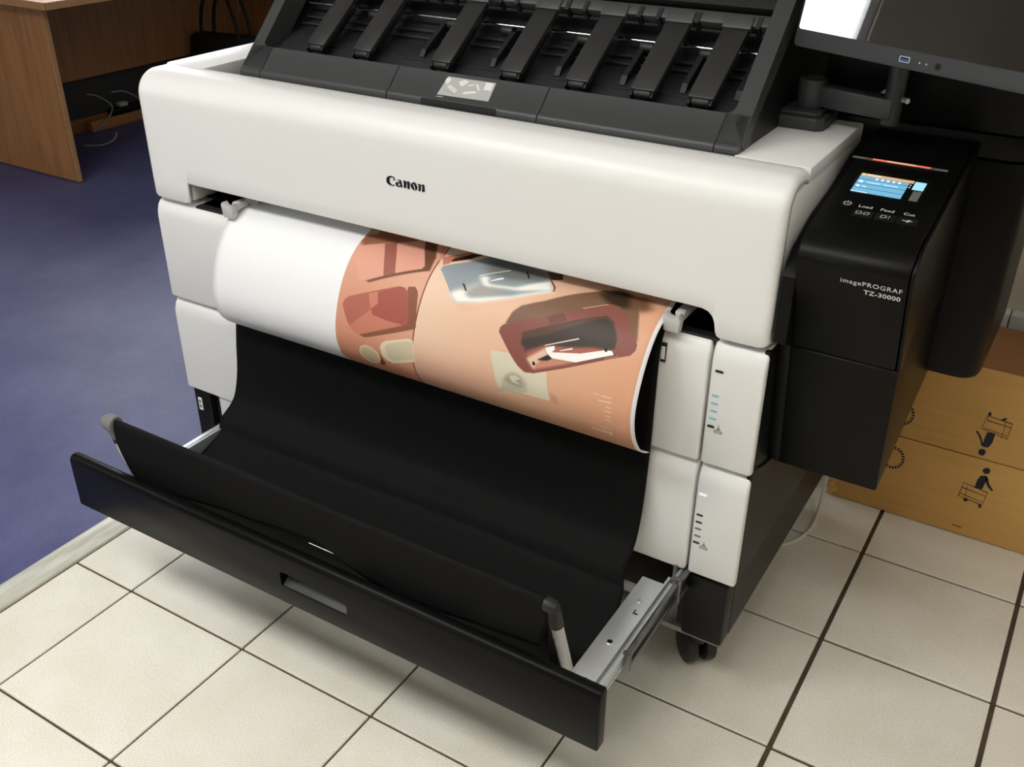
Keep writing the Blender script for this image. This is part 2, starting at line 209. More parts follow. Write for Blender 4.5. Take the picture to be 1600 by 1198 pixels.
ICONS=[('d',[(1.51,0.259),(1.523,0.262),(1.525,0.258),(1.524,0.239),(1.519,0.226),(1.51,0.225),(1.507,0.231)]),('d',[(1.489,0.255),(1.492,0.257),(1.501,0.247),(1.508,0.231),(1.51,0.225),(1.506,0.227),(1.501,0.239),(1.495,0.249)]),('d',[(1.517,0.214),(1.517,0.211),(1.516,0.208),(1.514,0.205),(1.511,0.204),(1.507,0.205),(1.505,0.207),(1.504,0.209),(1.504,0.213),(1.505,0.216),(1.507,0.218),(1.51,0.219),(1.514,0.219),(1.516,0.217)]),('d',[(1.502,0.303),(1.507,0.306),(1.509,0.298),(1.504,0.297)]),('d',[(1.528,0.295),(1.533,0.301),(1.538,0.301),(1.536,0.296),(1.531,0.293)]),('l',[(1.502,0.296),(1.549,0.291),(1.549,0.293),(1.502,0.297)]),('l',[(1.549,0.292),(1.547,0.256),(1.548,0.256),(1.55,0.292)]),('l',[(1.548,0.256),(1.498,0.265),(1.498,0.264),(1.548,0.255)]),('l',[(1.499,0.264),(1.502,0.296),(1.501,0.297),(1.498,0.264)]),('l',[(1.537,0.291),(1.537,0.254),(1.538,0.254),(1.538,0.291)]),('l',[(1.504,0.285),(1.55,0.282),(1.55,0.283),(1.504,0.287)]),('l',[(1.502,0.267),(1.546,0.262),(1.546,0.263),(1.502,0.268)]),('l',[(1.503,0.294),(1.505,0.287),(1.506,0.288),(1.504,0.295)]),('d',[(1.535,0.175),(1.535,0.171),(1.534,0.168),(1.531,0.166),(1.528,0.165),(1.525,0.165),(1.523,0.167),(1.521,0.17),(1.521,0.173),(1.523,0.176),(1.525,0.178),(1.528,0.18),(1.531,0.179),(1.534,0.177)]),('d',[(1.52,0.157),(1.53,0.161),(1.534,0.157),(1.532,0.145),(1.53,0.127),(1.518,0.125),(1.515,0.125),(1.516,0.145)]),('d',[(1.53,0.159),(1.534,0.157),(1.54,0.143),(1.55,0.131),(1.547,0.129),(1.538,0.137),(1.531,0.148)]),('d',[(1.5,0.091),(1.506,0.095),(1.512,0.093),(1.507,0.088),(1.504,0.085)]),('d',[(1.53,0.089),(1.535,0.09),(1.538,0.083),(1.533,0.081)]),('l',[(1.492,0.13),(1.542,0.121),(1.542,0.123),(1.492,0.131)]),('l',[(1.541,0.122),(1.537,0.089),(1.538,0.089),(1.542,0.122)]),('l',[(1.538,0.09),(1.49,0.096),(1.49,0.095),(1.538,0.088)]),('l',[(1.491,0.095),(1.493,0.13),(1.492,0.13),(1.489,0.095)]),('l',[(1.501,0.126),(1.502,0.095),(1.503,0.095),(1.502,0.126)]),('l',[(1.491,0.117),(1.541,0.112),(1.541,0.113),(1.492,0.119)]),('l',[(1.492,0.102),(1.537,0.095),(1.537,0.096),(1.492,0.104)])]
# ============================================================ room
ZC = 2.7
wallm = mat('painted_wall', rgb(196, 190, 176), .8, var=.04, vscale=2, bump=.1, bscale=60)
ceilm = mat('ceiling_paint', (.75, .74, .71), .85, bump=.1, bscale=80)
grout = mat('dark_grout', rgb(74, 62, 46), .9, var=.25, vscale=30)
b = B(); b.box(-.02, 3.3, -3.6, 1.3, -.06, -.004)
floor = struct(b.build('floor', grout, smooth=False))
# ceramic tiles
tm = bpy.data.materials.new('speckled_tile'); tm.use_nodes = True; nt = tm.node_tree; bs = nt.nodes['Principled BSDF']
tc = nt.nodes.new('ShaderNodeNewGeometry'); oi = nt.nodes.new('ShaderNodeObjectInfo')
n1 = nt.nodes.new('ShaderNodeTexNoise'); n1.inputs['Scale'].default_value = 420; n1.inputs['Detail'].default_value = 2
n2 = nt.nodes.new('ShaderNodeTexNoise'); n2.inputs['Scale'].default_value = 9; n2.inputs['Detail'].default_value = 6
n3 = nt.nodes.new('ShaderNodeTexVoronoi'); n3.inputs['Scale'].default_value = 150
for n in (n1, n2, n3): nt.links.new(tc.outputs['Position'], n.inputs['Vector'])
r1 = nt.nodes.new('ShaderNodeValToRGB'); r1.color_ramp.elements[0].position = .30; r1.color_ramp.elements[1].position = .62
r1.color_ramp.elements[0].color = (*rgb(217, 212, 198), 1); r1.color_ramp.elements[1].color = (*rgb(241, 237, 225), 1)
r2 = nt.nodes.new('ShaderNodeValToRGB'); r2.color_ramp.elements[0].position = .35; r2.color_ramp.elements[1].position = .65
r2.color_ramp.elements[0].color = (.94, .93, .90, 1); r2.color_ramp.elements[1].color = (1, 1, 1, 1)
r3 = nt.nodes.new('ShaderNodeValToRGB'); r3.color_ramp.elements[0].position = .02; r3.color_ramp.elements[1].position = .10
r3.color_ramp.elements[0].color = (.55, .5, .42, 1); r3.color_ramp.elements[1].color = (1, 1, 1, 1)
mx = nt.nodes.new('ShaderNodeMix'); mx.data_type = 'RGBA'; mx.blend_type = 'MULTIPLY'; mx.inputs[0].default_value = 1
mx2 = nt.nodes.new('ShaderNodeMix'); mx2.data_type = 'RGBA'; mx2.blend_type = 'MULTIPLY'; mx2.inputs[0].default_value = .45
hs = nt.nodes.new('ShaderNodeHueSaturation'); mr = nt.nodes.new('ShaderNodeMapRange'); mr.inputs[3].default_value = .95; mr.inputs[4].default_value = 1.05
nt.links.new(n1.outputs[0], r1.inputs[0]); nt.links.new(n2.outputs[0], r2.inputs[0]); nt.links.new(n3.outputs['Distance'], r3.inputs[0])
nt.links.new(r1.outputs[0], mx.inputs[6]); nt.links.new(r2.outputs[0], mx.inputs[7]); nt.links.new(mx.outputs[2], mx2.inputs[6]); nt.links.new(r3.outputs[0], mx2.inputs[7])
nt.links.new(mx2.outputs[2], hs.inputs['Color']); nt.links.new(oi.outputs['Random'], mr.inputs[0]); nt.links.new(mr.outputs[0], hs.inputs['Value'])
nt.links.new(hs.outputs[0], bs.inputs['Base Color']); bs.inputs['Roughness'].default_value = .42
SX, SY, TX, TY = .30, .2943, .1504, -.3373
xl = [(-.014, 0)]; i = 0
xs = [TX+SX*i for i in range(0, 11)]
edges = [-.012]+xs+[3.3]
gapx = lambda k: {0: .0, 5: .0085, 6: .0085}.get(k, .0042)
ys = [TY+SY*j for j in range(-11, 5)]; ys = [-3.6]+ys+[1.02]
cache = {}
for a in range(len(edges)-1):
    for c in range(len(ys)-1):
        x0 = edges[a]+gapx(a)/2; x1 = edges[a+1]-gapx(a+1)/2; gy = .0024 if a < 5 else .0034; y0 = ys[c]+gy; y1 = ys[c+1]-gy
        if x1-x0 < .02 or y1-y0 < .02: continue
        key = (round(x1-x0, 4), round(y1-y0, 4))
        if key not in cache:
            bb = B(); bb.box(-(x1-x0)/2, (x1-x0)/2, -(y1-y0)/2, (y1-y0)/2, -.006, 0, .0012, 1)
            o = bb.build('tile', tm, floor, smooth=False); cache[key] = o
        else:
            o = cache[key].copy(); C.objects.link(o); o.parent = floor
        o.location = Vector(((x0+x1)/2, (y0+y1)/2, -.003+random.uniform(-.0003, .0003)))-floor.location
# blue floor covering
cm = bpy.data.materials.new('blue_floor_covering'); cm.use_nodes = True; nt = cm.node_tree; bs = nt.nodes['Principled BSDF']
tc = nt.nodes.new('ShaderNodeNewGeometry')
n1 = nt.nodes.new('ShaderNodeTexNoise'); n1.inputs['Scale'].default_value = 3.2; n1.inputs['Detail'].default_value = 7; n1.inputs['Roughness'].default_value = .65
n2 = nt.nodes.new('ShaderNodeTexNoise'); n2.inputs['Scale'].default_value = 160
r1 = nt.nodes.new('ShaderNodeValToRGB'); r1.color_ramp.elements[0].position = .36; r1.color_ramp.elements[1].position = .72
r1.color_ramp.elements[0].color = (*rgb(76, 78, 122), 1); r1.color_ramp.elements[1].color = (*rgb(98, 100, 140), 1)
mx = nt.nodes.new('ShaderNodeMix'); mx.data_type = 'RGBA'; mx.blend_type = 'OVERLAY'; mx.inputs[0].default_value = .25
for n in (n1, n2): nt.links.new(tc.outputs['Position'], n.inputs['Vector'])
nt.links.new(n1.outputs[0], r1.inputs[0]); nt.links.new(r1.outputs[0], mx.inputs[6]); nt.links.new(n2.outputs[0], mx.inputs[7]); nt.links.new(mx.outputs[2], bs.inputs['Base Color'])
bs.inputs['Roughness'].default_value = .48; bs.inputs['Specular IOR Level'].default_value = .28
b = B(); b.box(-2.74, -.076, -3.6, 3.2, -.06, 0.0); struct(b.build('floor_blue', cm, smooth=False))
b = B(); b.box(-.076, .90, 1.3, 3.2, -.06, 0.0); b.box(-.0755, -.014, 1.02, 1.3, -.06, 0.0); b.box(-.014, .90, 1.022, 1.3, -.0035, 0.0)
struct(b.build('floor_blue', cm, smooth=False))
# threshold strip between the blue covering and the tiles
thm = mat('worn_metal_threshold', rgb(190, 188, 172), .38, .35, col2=rgb(226, 226, 214), vscale=14, stretch=(3, .6, 1))
b = B(); b.prism([(-.081, .0), (-.0795, .004), (-.070, .0065), (-.060, .0045), (-.020, .0055), (-.0155, .004), (-.0145, 0)], 'Y', -3.59, 1.01)
struct(b.build('trim_1', thm))
# walls
b = B()
y0, y1, z0, z1 = WIN
b.box(-2.84, -2.72, -3.6, y0, 0, ZC); b.box(-2.84, -2.72, y1, WIN3[0], 0, ZC); b.box(-2.84, -2.72, WIN3[1], 3.2, 0, ZC); b.box(-2.84, -2.72, WIN3[0], WIN3[1], 0, WIN3[2]); b.box(-2.84, -2.72, WIN3[0], WIN3[1], WIN3[3], ZC); b.box(-2.84, -2.72, y0, y1, 0, z0); b.box(-2.84, -2.72, y0, y1, z1, ZC)
wall_left = struct(b.build('wall_left', wallm, smooth=False))
x0, x1, z0, z1 = WIN2
b = B()
b.box(-2.84, x0, -3.72, -3.6, 0, ZC); b.box(x1, 3.42, -3.72, -3.6, 0, ZC); b.box(x0, x1, -3.72, -3.6, 0, z0); b.box(x0, x1, -3.72, -3.6, z1, ZC)
struct(b.build('wall_front', wallm, smooth=False))
b = B(); b.box(-2.84, 1.02, 3.2, 3.32, 0, ZC); struct(b.build('wall_back', wallm, smooth=False))
b = B(); b.box(.90, 1.02, 1.14, 3.2, 0, ZC); b.box(.90, 3.42, 1.02, 1.14, 0, ZC); struct(b.build('wall_right_back', wallm, smooth=False))
b = B(); b.box(3.3, 3.42, -3.6, 1.02, 0, ZC); struct(b.build('wall_right', wallm, smooth=False))
b = B(); b.box(-2.84, 3.42, -3.72, 3.32, ZC, ZC+.1); struct(b.build('ceiling', ceilm, smooth=False))
# dark strip on the left wall, added to deepen the shade under the desk
b = B(); b.box(-2.72, -2.7085, 1.30, 3.18, .066, .40, .002); struct(b.build('desk_shade_strip', mat('desk_shade_grey', (.05, .05, .048), .7), None))
# white trunking along the right-hand back wall (two lengths butted together)
trm = mat('white_trunking', (.62, .61, .57), .5)
b = B(); b.box(1.05, 1.4805, .985, 1.02, .325, .405, .004); struct(b.build('trim_2', trm))
b = B(); b.box(1.4825, 3.28, .985, 1.02, .325, .405, .004); struct(b.build('trim_3', trm))
# windows (outside the frame; first mirrored in black screen, others added for light)
winm = mat('white_window_frame', (.78, .78, .76), .4)
glass = bpy.data.materials.new('window_glass'); glass.use_nodes = True; nt = glass.node_tree
for n in list(nt.nodes):
    if n.type == 'BSDF_PRINCIPLED': nt.nodes.remove(n)
tr = nt.nodes.new('ShaderNodeBsdfTransparent'); gl = nt.nodes.new('ShaderNodeBsdfGlossy'); gl.inputs['Roughness'].default_value = .02
ms = nt.nodes.new('ShaderNodeMixShader'); ms.inputs[0].default_value = .06
nt.links.new(tr.outputs[0], ms.inputs[1]); nt.links.new(gl.outputs[0], ms.inputs[2]); nt.links.new(ms.outputs[0], nt.nodes['Material Output'].inputs[0])
def window(name, axis, a0, a1, z0, z1, d0):
    b = B(); t = .055
    def bx(p0, p1, q0, q1, e0, e1):
        if axis == 'Y': b.box(e0, e1, p0, p1, q0, q1, .004)
        else: b.box(p0, p1, e0, e1, q0, q1, .004)
    bx(a0, a0+t, z0, z1, d0-.06, d0); bx(a1-t, a1, z0, z1, d0-.06, d0); bx(a0+t, a1-t, z0, z0+t, d0-.06, d0); bx(a0+t, a1-t, z1-t, z1, d0-.06, d0)
    fr = struct(b.build(name, winm))
    if axis == 'Y' and a0 < 0:
        b = B(); bx(a0+t, a1-t, z0+t, z1-t, d0-.034, d0-.028); b.build('pane', glass, fr, smooth=False); return fr
    b = B(); mid = (a0+a1)/2
    bx(mid-.035, mid+.035, z0+t, z1-t, d0-.055, d0-.005); b.build('mullion', winm, fr)
    for p0, p1 in ((a0+t, mid-.035), (mid+.035, a1-t)):
        b = B(); bx(p0, p1, z0+t, z1-t, d0-.034, d0-.028); b.build('pane', glass, fr, smooth=False)
    return fr
window('window_1', 'Y', *WIN, -2.75)
window('added_window_2', 'X', *WIN2, -3.63); window('added_window_3', 'Y', *WIN3, -2.75)
# ceiling lamp
lampm = mat('lamp_diffuser', (.9, .9, .88), .6, emit=(1, .96, .88), es=3)
for lx, ly, pw in LAMPS:
    b = B(); b.box(lx-.6, lx+.6, ly-.3, ly+.3, 2.66, 2.70, .006); e = struct(b.build('unseen_ceiling_lamp', winm, None))
    b = B(); b.box(lx-.57, lx+.57, ly-.27, ly+.27, 2.645, 2.658, .003); b.build('diffuser', lampm, e)
# ============================================================ the printer
pr = empty('wide_format_printer', (.62, .35, 0), 'large white and black wide-format printer on casters standing on the tiled floor', 'printer')
def PB(): return B()
# --- inner carcass
b = B()
b.box(.012, 1.2275, .075, .70, .26, .68); b.box(.03, 1.22, .12, .70, .68, .88)
b.box(.012, .030, .04, .70, .125, .26); b.box(1.2285, 1.2335, .04, .70, .125, .68); b.box(1.215, 1.228, .04, .45, .125, .26); b.box(.03, 1.215, .45, .70, .125, .26)
b.build('carcass', black, pr, smooth=False)
b = B(); b.box(.012, .060, .004, .05, .122, .262, .003); lab(b.build('base_block', black, pr), 'black base block at the left front corner')
b = B(); b.box(1.160, 1.233, .002, .05, .122, .250, .006); b.box(1.150, 1.162, .006, .05, .137, .250, .002); lab(b.build('base_block', black, pr), 'black base block at the right front corner')
b = B(); b.box(.014, 1.231, .012, .70, .112, .1225, .001); b.build('base_plate', plate, pr)
b = B(); b.box(.087, .20, .006, .012, .126, .2560, .001); lab(b.build('inner_panel', mat('inner_panel_grey', (.55, .55, .60), .5), pr), 'light grey inner panel behind the left base block')
b = B(); b.box(.060, .0875, .022, .040, .126, .2560); b.build('slide_slot', inner, pr, smooth=False)
for z_ in (.188, .205): 
    b = B(); b.cyl((.080, .016, z_), (.080, .024, z_), .004, n=10); b.build('screw', dsteel, pr)
b = B(); b.box(1.2335, 1.2428, .010, .70, .258, .680, .002); b.build('side_frame', black, pr)
# little white maintenance labels on the base
for x0, z0 in ((.0225, .205), (1.146, .204)):
    b = B(); b.box(x0, x0+.011, .0000 if x0 > 1 else .003, .0042, z0, z0+.030); s_ = b.build('label_plate', print_w, pr, smooth=False)
    for k in range(2):
        b = B(); yy = s_.location[1]+pr.location[1]; yf = -.0004 if x0 > 1 else .0026
        zc = z0+.009+.012*k
        for q in range(3): b.box(x0+.0025, x0+.0085, yf, yf+.0006, zc-.004+q*.003, zc-.0025+q*.003)
        b.box(x0+.0025, x0+.004, yf, yf+.0006, zc-.004, zc+.0035); b.build('symbol', ink, s_, smooth=False)
# --- top cover: one curved shell with the notch over the paper exit
prof_x = [(0, .014), (.0015, .008), (.005, .0032), (.010, .0008), (.016, 0)]
zb_left = [(.016, .6855), (.05, .685), (.088, .685), (.095, .6865), (.0995, .690), (.1015, .696), (.1022, .726), (.1025, .726)]
zb_right = [(1.138, .725), (1.147, .7225), (1.154, .716), (1.1585, .706), (1.1605, .694), (1.163, .6875), (1.168, .685), (1.20, .685), (1.224, .6855)]
cols = [(x, .6858+d*.6, d) for x, d in prof_x[:-1]]+[(x, z, 0) for x, z in zb_left]
cols += [(x, .7255, 0) for x in np.linspace(.12, 1.12, 26)]+[(x, z, 0) for x, z in zb_right]
cols += [(1.24-x, .6858+d*.6, d) for x, d in prof_x[::-1]][1:]
RT = .046; ZT = .925; rows = []
for x, zb, d in cols:
    row = [(x, .0065+d, zb), (x, .0022+d, zb+.0012), (x, .0004+d, zb+.005)]
    for k in range(1, 7): row.append((x, d, zb+.005+(ZT-RT-zb-.005)*k/6))
    for k in range(1, 11):
        a = math.pi/2*k/10; row.append((x, RT-(RT-d)*math.cos(a), ZT-RT+(RT-d)*math.sin(a)))
    row += [(x, .066, ZT-d), (x, .080, ZT-d), (x, .0825, ZT-.0015-d), (x, .083, ZT-.006-d)]
    rows.append(row)
b = B(); b.grid(rows)
bmesh.ops.recalc_face_normals(b.bm, faces=b.bm.faces)
if sum(f_.normal.y for f_ in b.bm.faces) > 0: bmesh.ops.reverse_faces(b.bm, faces=b.bm.faces)
cover = b.build('top_cover', white, pr, solid=.014)
lab(cover, 'white curved front cover with a black logo')
# inner face of the notch ends and sides
b = B(); b.box(.0, .018, .02, .39, .688, .905, .004); b.build('cover_side', white, pr)
b = B(); b.box(1.222, 1.24, .02, .39, .688, .905, .004); b.build('cover_side', white, pr)
b = B(); b.box(.004, .101, .012, .075, .6885, .722, .006); b.build('cover_foot', white, pr)
# left and right decks
b = B(); b.prism([(.083, .899), (.083, ZT-.001), (.0845, ZT), (.39, ZT), (.39, .899)], 'X', .0, .100, .0015); b.prism([(.083, .855), (.083, .90), (.39, .90), (.39, .855)], 'X', .094, .100)
lab(b.build('side_deck', white, pr), 'white top deck on the left of the stacker')
b = B(); b.box(1.130, 1.24, .0845, .39, .902, ZT, .003); lab(b.build('side_deck', white, pr), 'white top deck on the right carrying the screen arm')
b = B(); b.box(.02, 1.22, .078, .39, .862, .884); b.build('tray_floor', inner, pr, smooth=False)
# recess behind the notch
b = B(); b.box(.10, 1.165, .012, .14, .668, .680, .002); b.build('exit_platen', inner, pr)
# --- roll covers
def cover_panel(name, x0, x1, z0, z1, label):
    b = B(); zt = z1
    pts = [(.060, z0+.003), (.006, z0), (.0015, z0+.0015), (0, z0+.006), (0, zt-.034), (.0012, zt-.024), (.005, zt-.013), (.011, zt-.005), (.020, zt-.0008), (.028, zt), (.060, zt)]
    b.prism(pts, 'X', x0, x1, .0045, 3)
    return lab(b.build(name, white, pr), label)
up = cover_panel('roll_cover', 0, 1.157, .4725, .680, 'white upper roll cover behind the print')
lo = cover_panel('roll_cover', 0, 1.157, .257, .4680, 'white lower roll cover behind the black cloth')
us_ = cover_panel('side_cover', 1.1615, 1.242, .4725, .6815, 'white upper side cover with a column of blue lights')
ls_ = cover_panel('side_cover', 1.1615, 1.242, .257, .4680, 'white lower side cover with a column of dark marks')
def pill(parent, x, z, wd, m, h=.0042, y=-.0006):
    b = B(); b.prism(rrect(x-wd/2, x+wd/2, z-h/2, z+h/2, h*.45, 3), 'Y', y, .004); return b.build('indicator', m, parent, smooth=False)
pill(us_, 1.175, .635, .013, marker)
for z in (.594, .581, .568, .555): pill(us_, 1.1735, z, .011, led_b, .0034)
pill(us_, 1.172, .541, .0115, marker)
pill(ls_, 1.173, .416, .013, led_w)
for z, m in ((.376, marker), (.362, marker), (.349, midgrey), (.335, midgrey)): pill(ls_, 1.1715, z, .011, m, .0036)
pill(ls_, 1.171, .3215, .0115, marker)
for p_, z in ((us_, .539), (ls_, .320)):
    b = B(); x = 1.184
    for q in (((x-.006, z-.007), (x+.006, z-.007), (x+.006, z-.0058), (x-.006, z-.0058)), ((x-.006, z-.004), (x-.006, z-.0025), (x+.006, z-.0025), (x+.006, z-.004)),
              ((x-.0065, z-.007), (x-.0065, z-.002), (x-.0055, z-.002), (x-.0055, z-.007)), ((x+.0055, z-.007), (x+.0055, z-.002), (x+.0065, z-.002), (x+.0065, z-.007)), ((x-.004, z-.001), (x+.004, z-.001), (x, z+.004)), ((x-.0005, z+.004), (x+.0005, z+.004), (x+.0005, z+.008), (x-.0005, z+.008))):
        b.prism(list(q), 'Y', -.0004, .003)
    b.build('symbol', midgrey, p_, smooth=False)
# little latch on the edge of the upper roll cover
b = B(); b.box(1.0835, 1.0915, -.003, .004, .627, .658, .001); el_ = b.build('edge_latch', ink, pr)
b = B(); b.box(1.0847, 1.0903, -.0036, -.0025, .6325, .6535); b.build('latch_window', print_w, el_, smooth=False)
# release levers in the exit slot
def lever(x, flip):
    b = B(); s_ = -1 if flip else 1
    b.prism([(x-.012, .684), (x+.011, .684), (x+.013, .704), (x+.009, .711), (x+.001, .704), (x-.007, .706), (x-.0125, .712), (x-.0155, .708)], 'Y', -.012, .004, .002)
    b.box(x-.003, x+.012, .004, .07, .697, .711, .003)
    return b.build('release_lever', grey, pr)
lever(1.0995, 0); lever(.213, 1)
b = B(); b.box(.228, .262, .02, .06, .708, .722, .003); b.build('guide_block', midgrey, pr)
# logo
b = B()
for o_, h_ in LOGO:
    if h_ is None: b.prism(o_, 'Y', -.0012, .003); continue
    # bridge the hole into the outline
    i = min(range(len(o_)), key=lambda k: math.dist(o_[k], h_[0]))
    sgn = lambda p: sum(p[k][0]*p[(k+1) % len(p)][1]-p[(k+1) % len(p)][0]*p[k][1] for k in range(len(p)))
    h = h_ if sgn(h_)*sgn(o_) < 0 else [h_[0]]+h_[:0:-1]
    ring = o_[:i+1]+h+[h[0]]+o_[i:]
    b.prism(ring, 'Y', -.0012, .003)
    bmesh.ops.triangulate(b.bm, faces=[f_ for f_ in b.bm.faces if len(f_.verts) > 6])
lg = b.build('logo_lettering', ink, cover, smooth=False)
# --- casters
def caster(x, y, a):
    ca, sa = math.cos(a), math.sin(a)
    b = B(); b.cyl((x, y, .112), (x, y, .083), .018, n=16); b.box(x-.013, x+.013, y-.022, y+.022, .060, .088, .006)
    hub = b.build('caster', rubber, pr)
    hub.rotation_euler.z = 0
    for s_ in (-1, 1):
        b = B(); cx = x+s_*.0175*ca-.016*sa; oy = y+.016*ca+s_*.0175*sa
        b.cyl((cx-.0105*ca, oy-.0105*sa, .036), (cx+.0105*ca, oy+.0105*sa, .036), .036, n=28, bev=.006); b.build('wheel', rubber, hub)
    b = B(); b.cyl((x-.016*sa, y+.016*ca, .036), (x-.016*sa+.031*ca, y+.016*ca+.031*sa, .036), .006, n=12); b.build('axle', steel, hub)
caster(1.176, .074, .75); caster(.09, .066, 0); caster(1.155, .60, 0); caster(.09, .60, 0)

# ------------------------------------------------------------ pulled-out basket
b = B()
b.prism([(-.369, .2165), (-.369, .309), (-.3675, .316), (-.362, .321), (-.354, .322), (-.348, .319), (-.346, .312), (-.346, .2155), (-.3475, .213), (-.367, .213)], 'X', .106, 1.188, .003, 2)
bf = lab(b.build('basket_front', frontm, pr), 'long black front panel of the pulled-out basket')
# finger recess: a real pocket cut into the panel
cb = B(); cb.prism(rrect(.613, .7505, .2495, .2785, .006, 4), 'Y', -.38, -.352); cut = cb.build('recess_cutter', frontm, bf, smooth=False)
md = bf.modifiers.new('pocket', 'BOOLEAN'); md.object = cut; md.operation = 'DIFFERENCE'; md.solver = 'EXACT'
bpy.context.view_layer.update(); dg = bpy.context.evaluated_depsgraph_get()
nm = bpy.data.meshes.new_from_object(bf.evaluated_get(dg)); bf.modifiers.clear(); bf.data = nm; nm.set_sharp_from_angle(angle=math.radians(38)); bpy.data.objects.remove(cut)
b = B(); b.prism([(-.3685, .2500), (-.3665, .2500), (-.353, .262), (-.353, .2505)], 'X', .616, .7475, .0004); b.build('finger_lip', dark, bf)
# rails
def rail(x, side, label):
    b = B(); b.box(x, x+.040, -.346, -.052, .2555, .2605, .0008)
    b.box(x+(.036 if side > 0 else 0), x+(.040 if side > 0 else .004), -.346, -.03, .222, .2595, .0008)
    r_ = lab(b.build('rail_bracket', steel, pr), label)
    for yy in (-.315, -.215, -.11):
        b = B(); b.cyl((x+.022, yy, .260), (x+.022, yy, .2625), .0045, n=12); b.build('screw', chrome, r_)
    for yy in (-.30, -.135):
        b = B(); b.box(x+.024, x+.032, yy-.006, yy-.003, .2602, .2612); b.box(x+.024, x+.026, yy-.006, yy+.004, .2602, .2612); b.build('slot', marker, r_, smooth=False)
    xs_ = x+.040 if side > 0 else x-.018
    b = B(); b.box(xs_+.0005, xs_+.0075, -.346, .03, .2285, .2525, .001); b.box(xs_+.0005, xs_+.009, -.346, .03, .2475, .2535, .0015); b.box(xs_+.0005, xs_+.009, -.346, .03, .2265, .2325, .0015)
    lab(b.build('slide_member', steel, r_), 'inner member of the telescopic slide')
    b = B(); b.box(xs_+.0075, xs_+.0125, -.215, .05, .2245, .2555, .001); b.box(xs_+.0085, xs_+.0165, -.215, .05, .2495, .2565, .0015); b.box(xs_+.0085, xs_+.0165, -.215, .05, .2235, .2305, .0015)
    b.box(xs_+.006, xs_+.019, -.221, -.213, .222, .258, .002)
    lab(b.build('slide_member', dsteel, r_), 'oily middle member of the telescopic slide')
    b = B(); b.box(xs_+.0125, xs_+.0145, -.03, .20, .221, .259, .0008); b.box(xs_+.0125, xs_+.021, -.03, .20, .2525, .260, .0015); b.box(xs_+.0125, xs_+.021, -.03, .20, .220, .227, .0015)
    b.box(xs_+.002, xs_+.021, -.038, -.028, .214, .266, .003)
    lab(b.build('slide_member', dsteel, r_), 'outer member of the telescopic slide')
rail(1.106, 1, 'right galvanised rail bracket of the basket')
b = B(); b.box(.186, .194, -.346, -.03, .222, .2605, .0012); b.box(.178, .190, -.346, -.03, .2555, .2605, .001); lr = lab(b.build('rail_bracket', steel, pr), 'left galvanised rail bracket of the basket')
b = B(); b.box(.166, .178, -.346, .06, .2265, .2535, .0015); lab(b.build('slide_member', dsteel, lr), 'oily member of the left telescopic slide')
b = B(); b.box(1.138, 1.146, -.004, .03, .185, .262, .002); b.build('rail_hook', dsteel, pr)
b = B(); b.box(.20, 1.112, -.052, -.044, .216, .232, .001); b.build('cross_bar', plate, pr)
# cloth
PC = [(.013, .684), (.0035, .668), (-.004, .648), (-.0065, .62), (-.008, .55), (-.010, .47), (-.020, .37), (-.034, .318), (-.048, .298), (-.064, .287), (-.077, .279), (-.086, .267), (-.096, .254), (-.13, .240), (-.18, .224), (-.235, .208), (-.272, .206), (-.292, .228), (-.304, .28), (-.311, .345), (-.3135, .385), (-.3165, .4000), (-.322, .4045), (-.3275, .401), (-.3305, .391), (-.332, .375)]
pc = spline(PC, 90)
hem = [(.2, .30), (.261, .294), (.367, .311), (.434, .321), (.508, .325), (.57, .333), (.657, .341), (.70, .335), (.729, .324), (.774, .306), (.832, .300), (.888, .306), (.96, .314), (1.028, .324), (1.09, .325)]
hx = [h[0] for h in hem]; hz = [h[1] for h in hem]
rows = []
NX = 90
for i in range(NX+1):
    u = i/NX; row = []
    for k, (y, z) in enumerate(pc):
        t = k/90; xl_ = float(np.interp(t, [0, .12, .22, .4, 1], [.218, .212, .188, .186, .204])); xr_ = float(np.interp(t, [0, .38, .46, .56, .64, .70, .80, .92, 1], [1.083, 1.083, 1.09, 1.106, 1.108, 1.074, 1.074, 1.080, 1.086]))
        x = xl_+(xr_-xl_)*u
        if .30 < t < .62: z += .0022*math.sin(x*9+1.3)*math.sin((t-.30)/.32*math.pi); 
        row.append((x, y, z))
    z0 = pc[-1][1]; zh = float(np.interp(xl_+(xr_-xl_)*u, hx, hz))
    for k in range(1, 9):
        q = k/8; x0e = .204+.041*q**1.5; x = x0e+(1.086-.010*q-x0e)*u
        wob = .006*q*(math.sin(x*23)+.6*math.sin(x*41+1))*math.exp(-((x-.80)/.20)**2)
        row.append((x, -.332-.004*q-abs(wob)*.6+wob*.5, z0+(zh-z0)*q))
    rows.append(row)
b = B(); b.grid(rows); cl = b.build('catch_cloth', clothm, pr, solid=.0012, off=0)
lab(cl, 'black cloth sheet falling from the print slot and draped over a rod')
b = B(); b.box(.659, .709, -.3425, -.3415, .3365, .3372); tg = b.build('cloth_tag', print_w, pr, smooth=False)
tg.rotation_euler = (0, 0, 0)
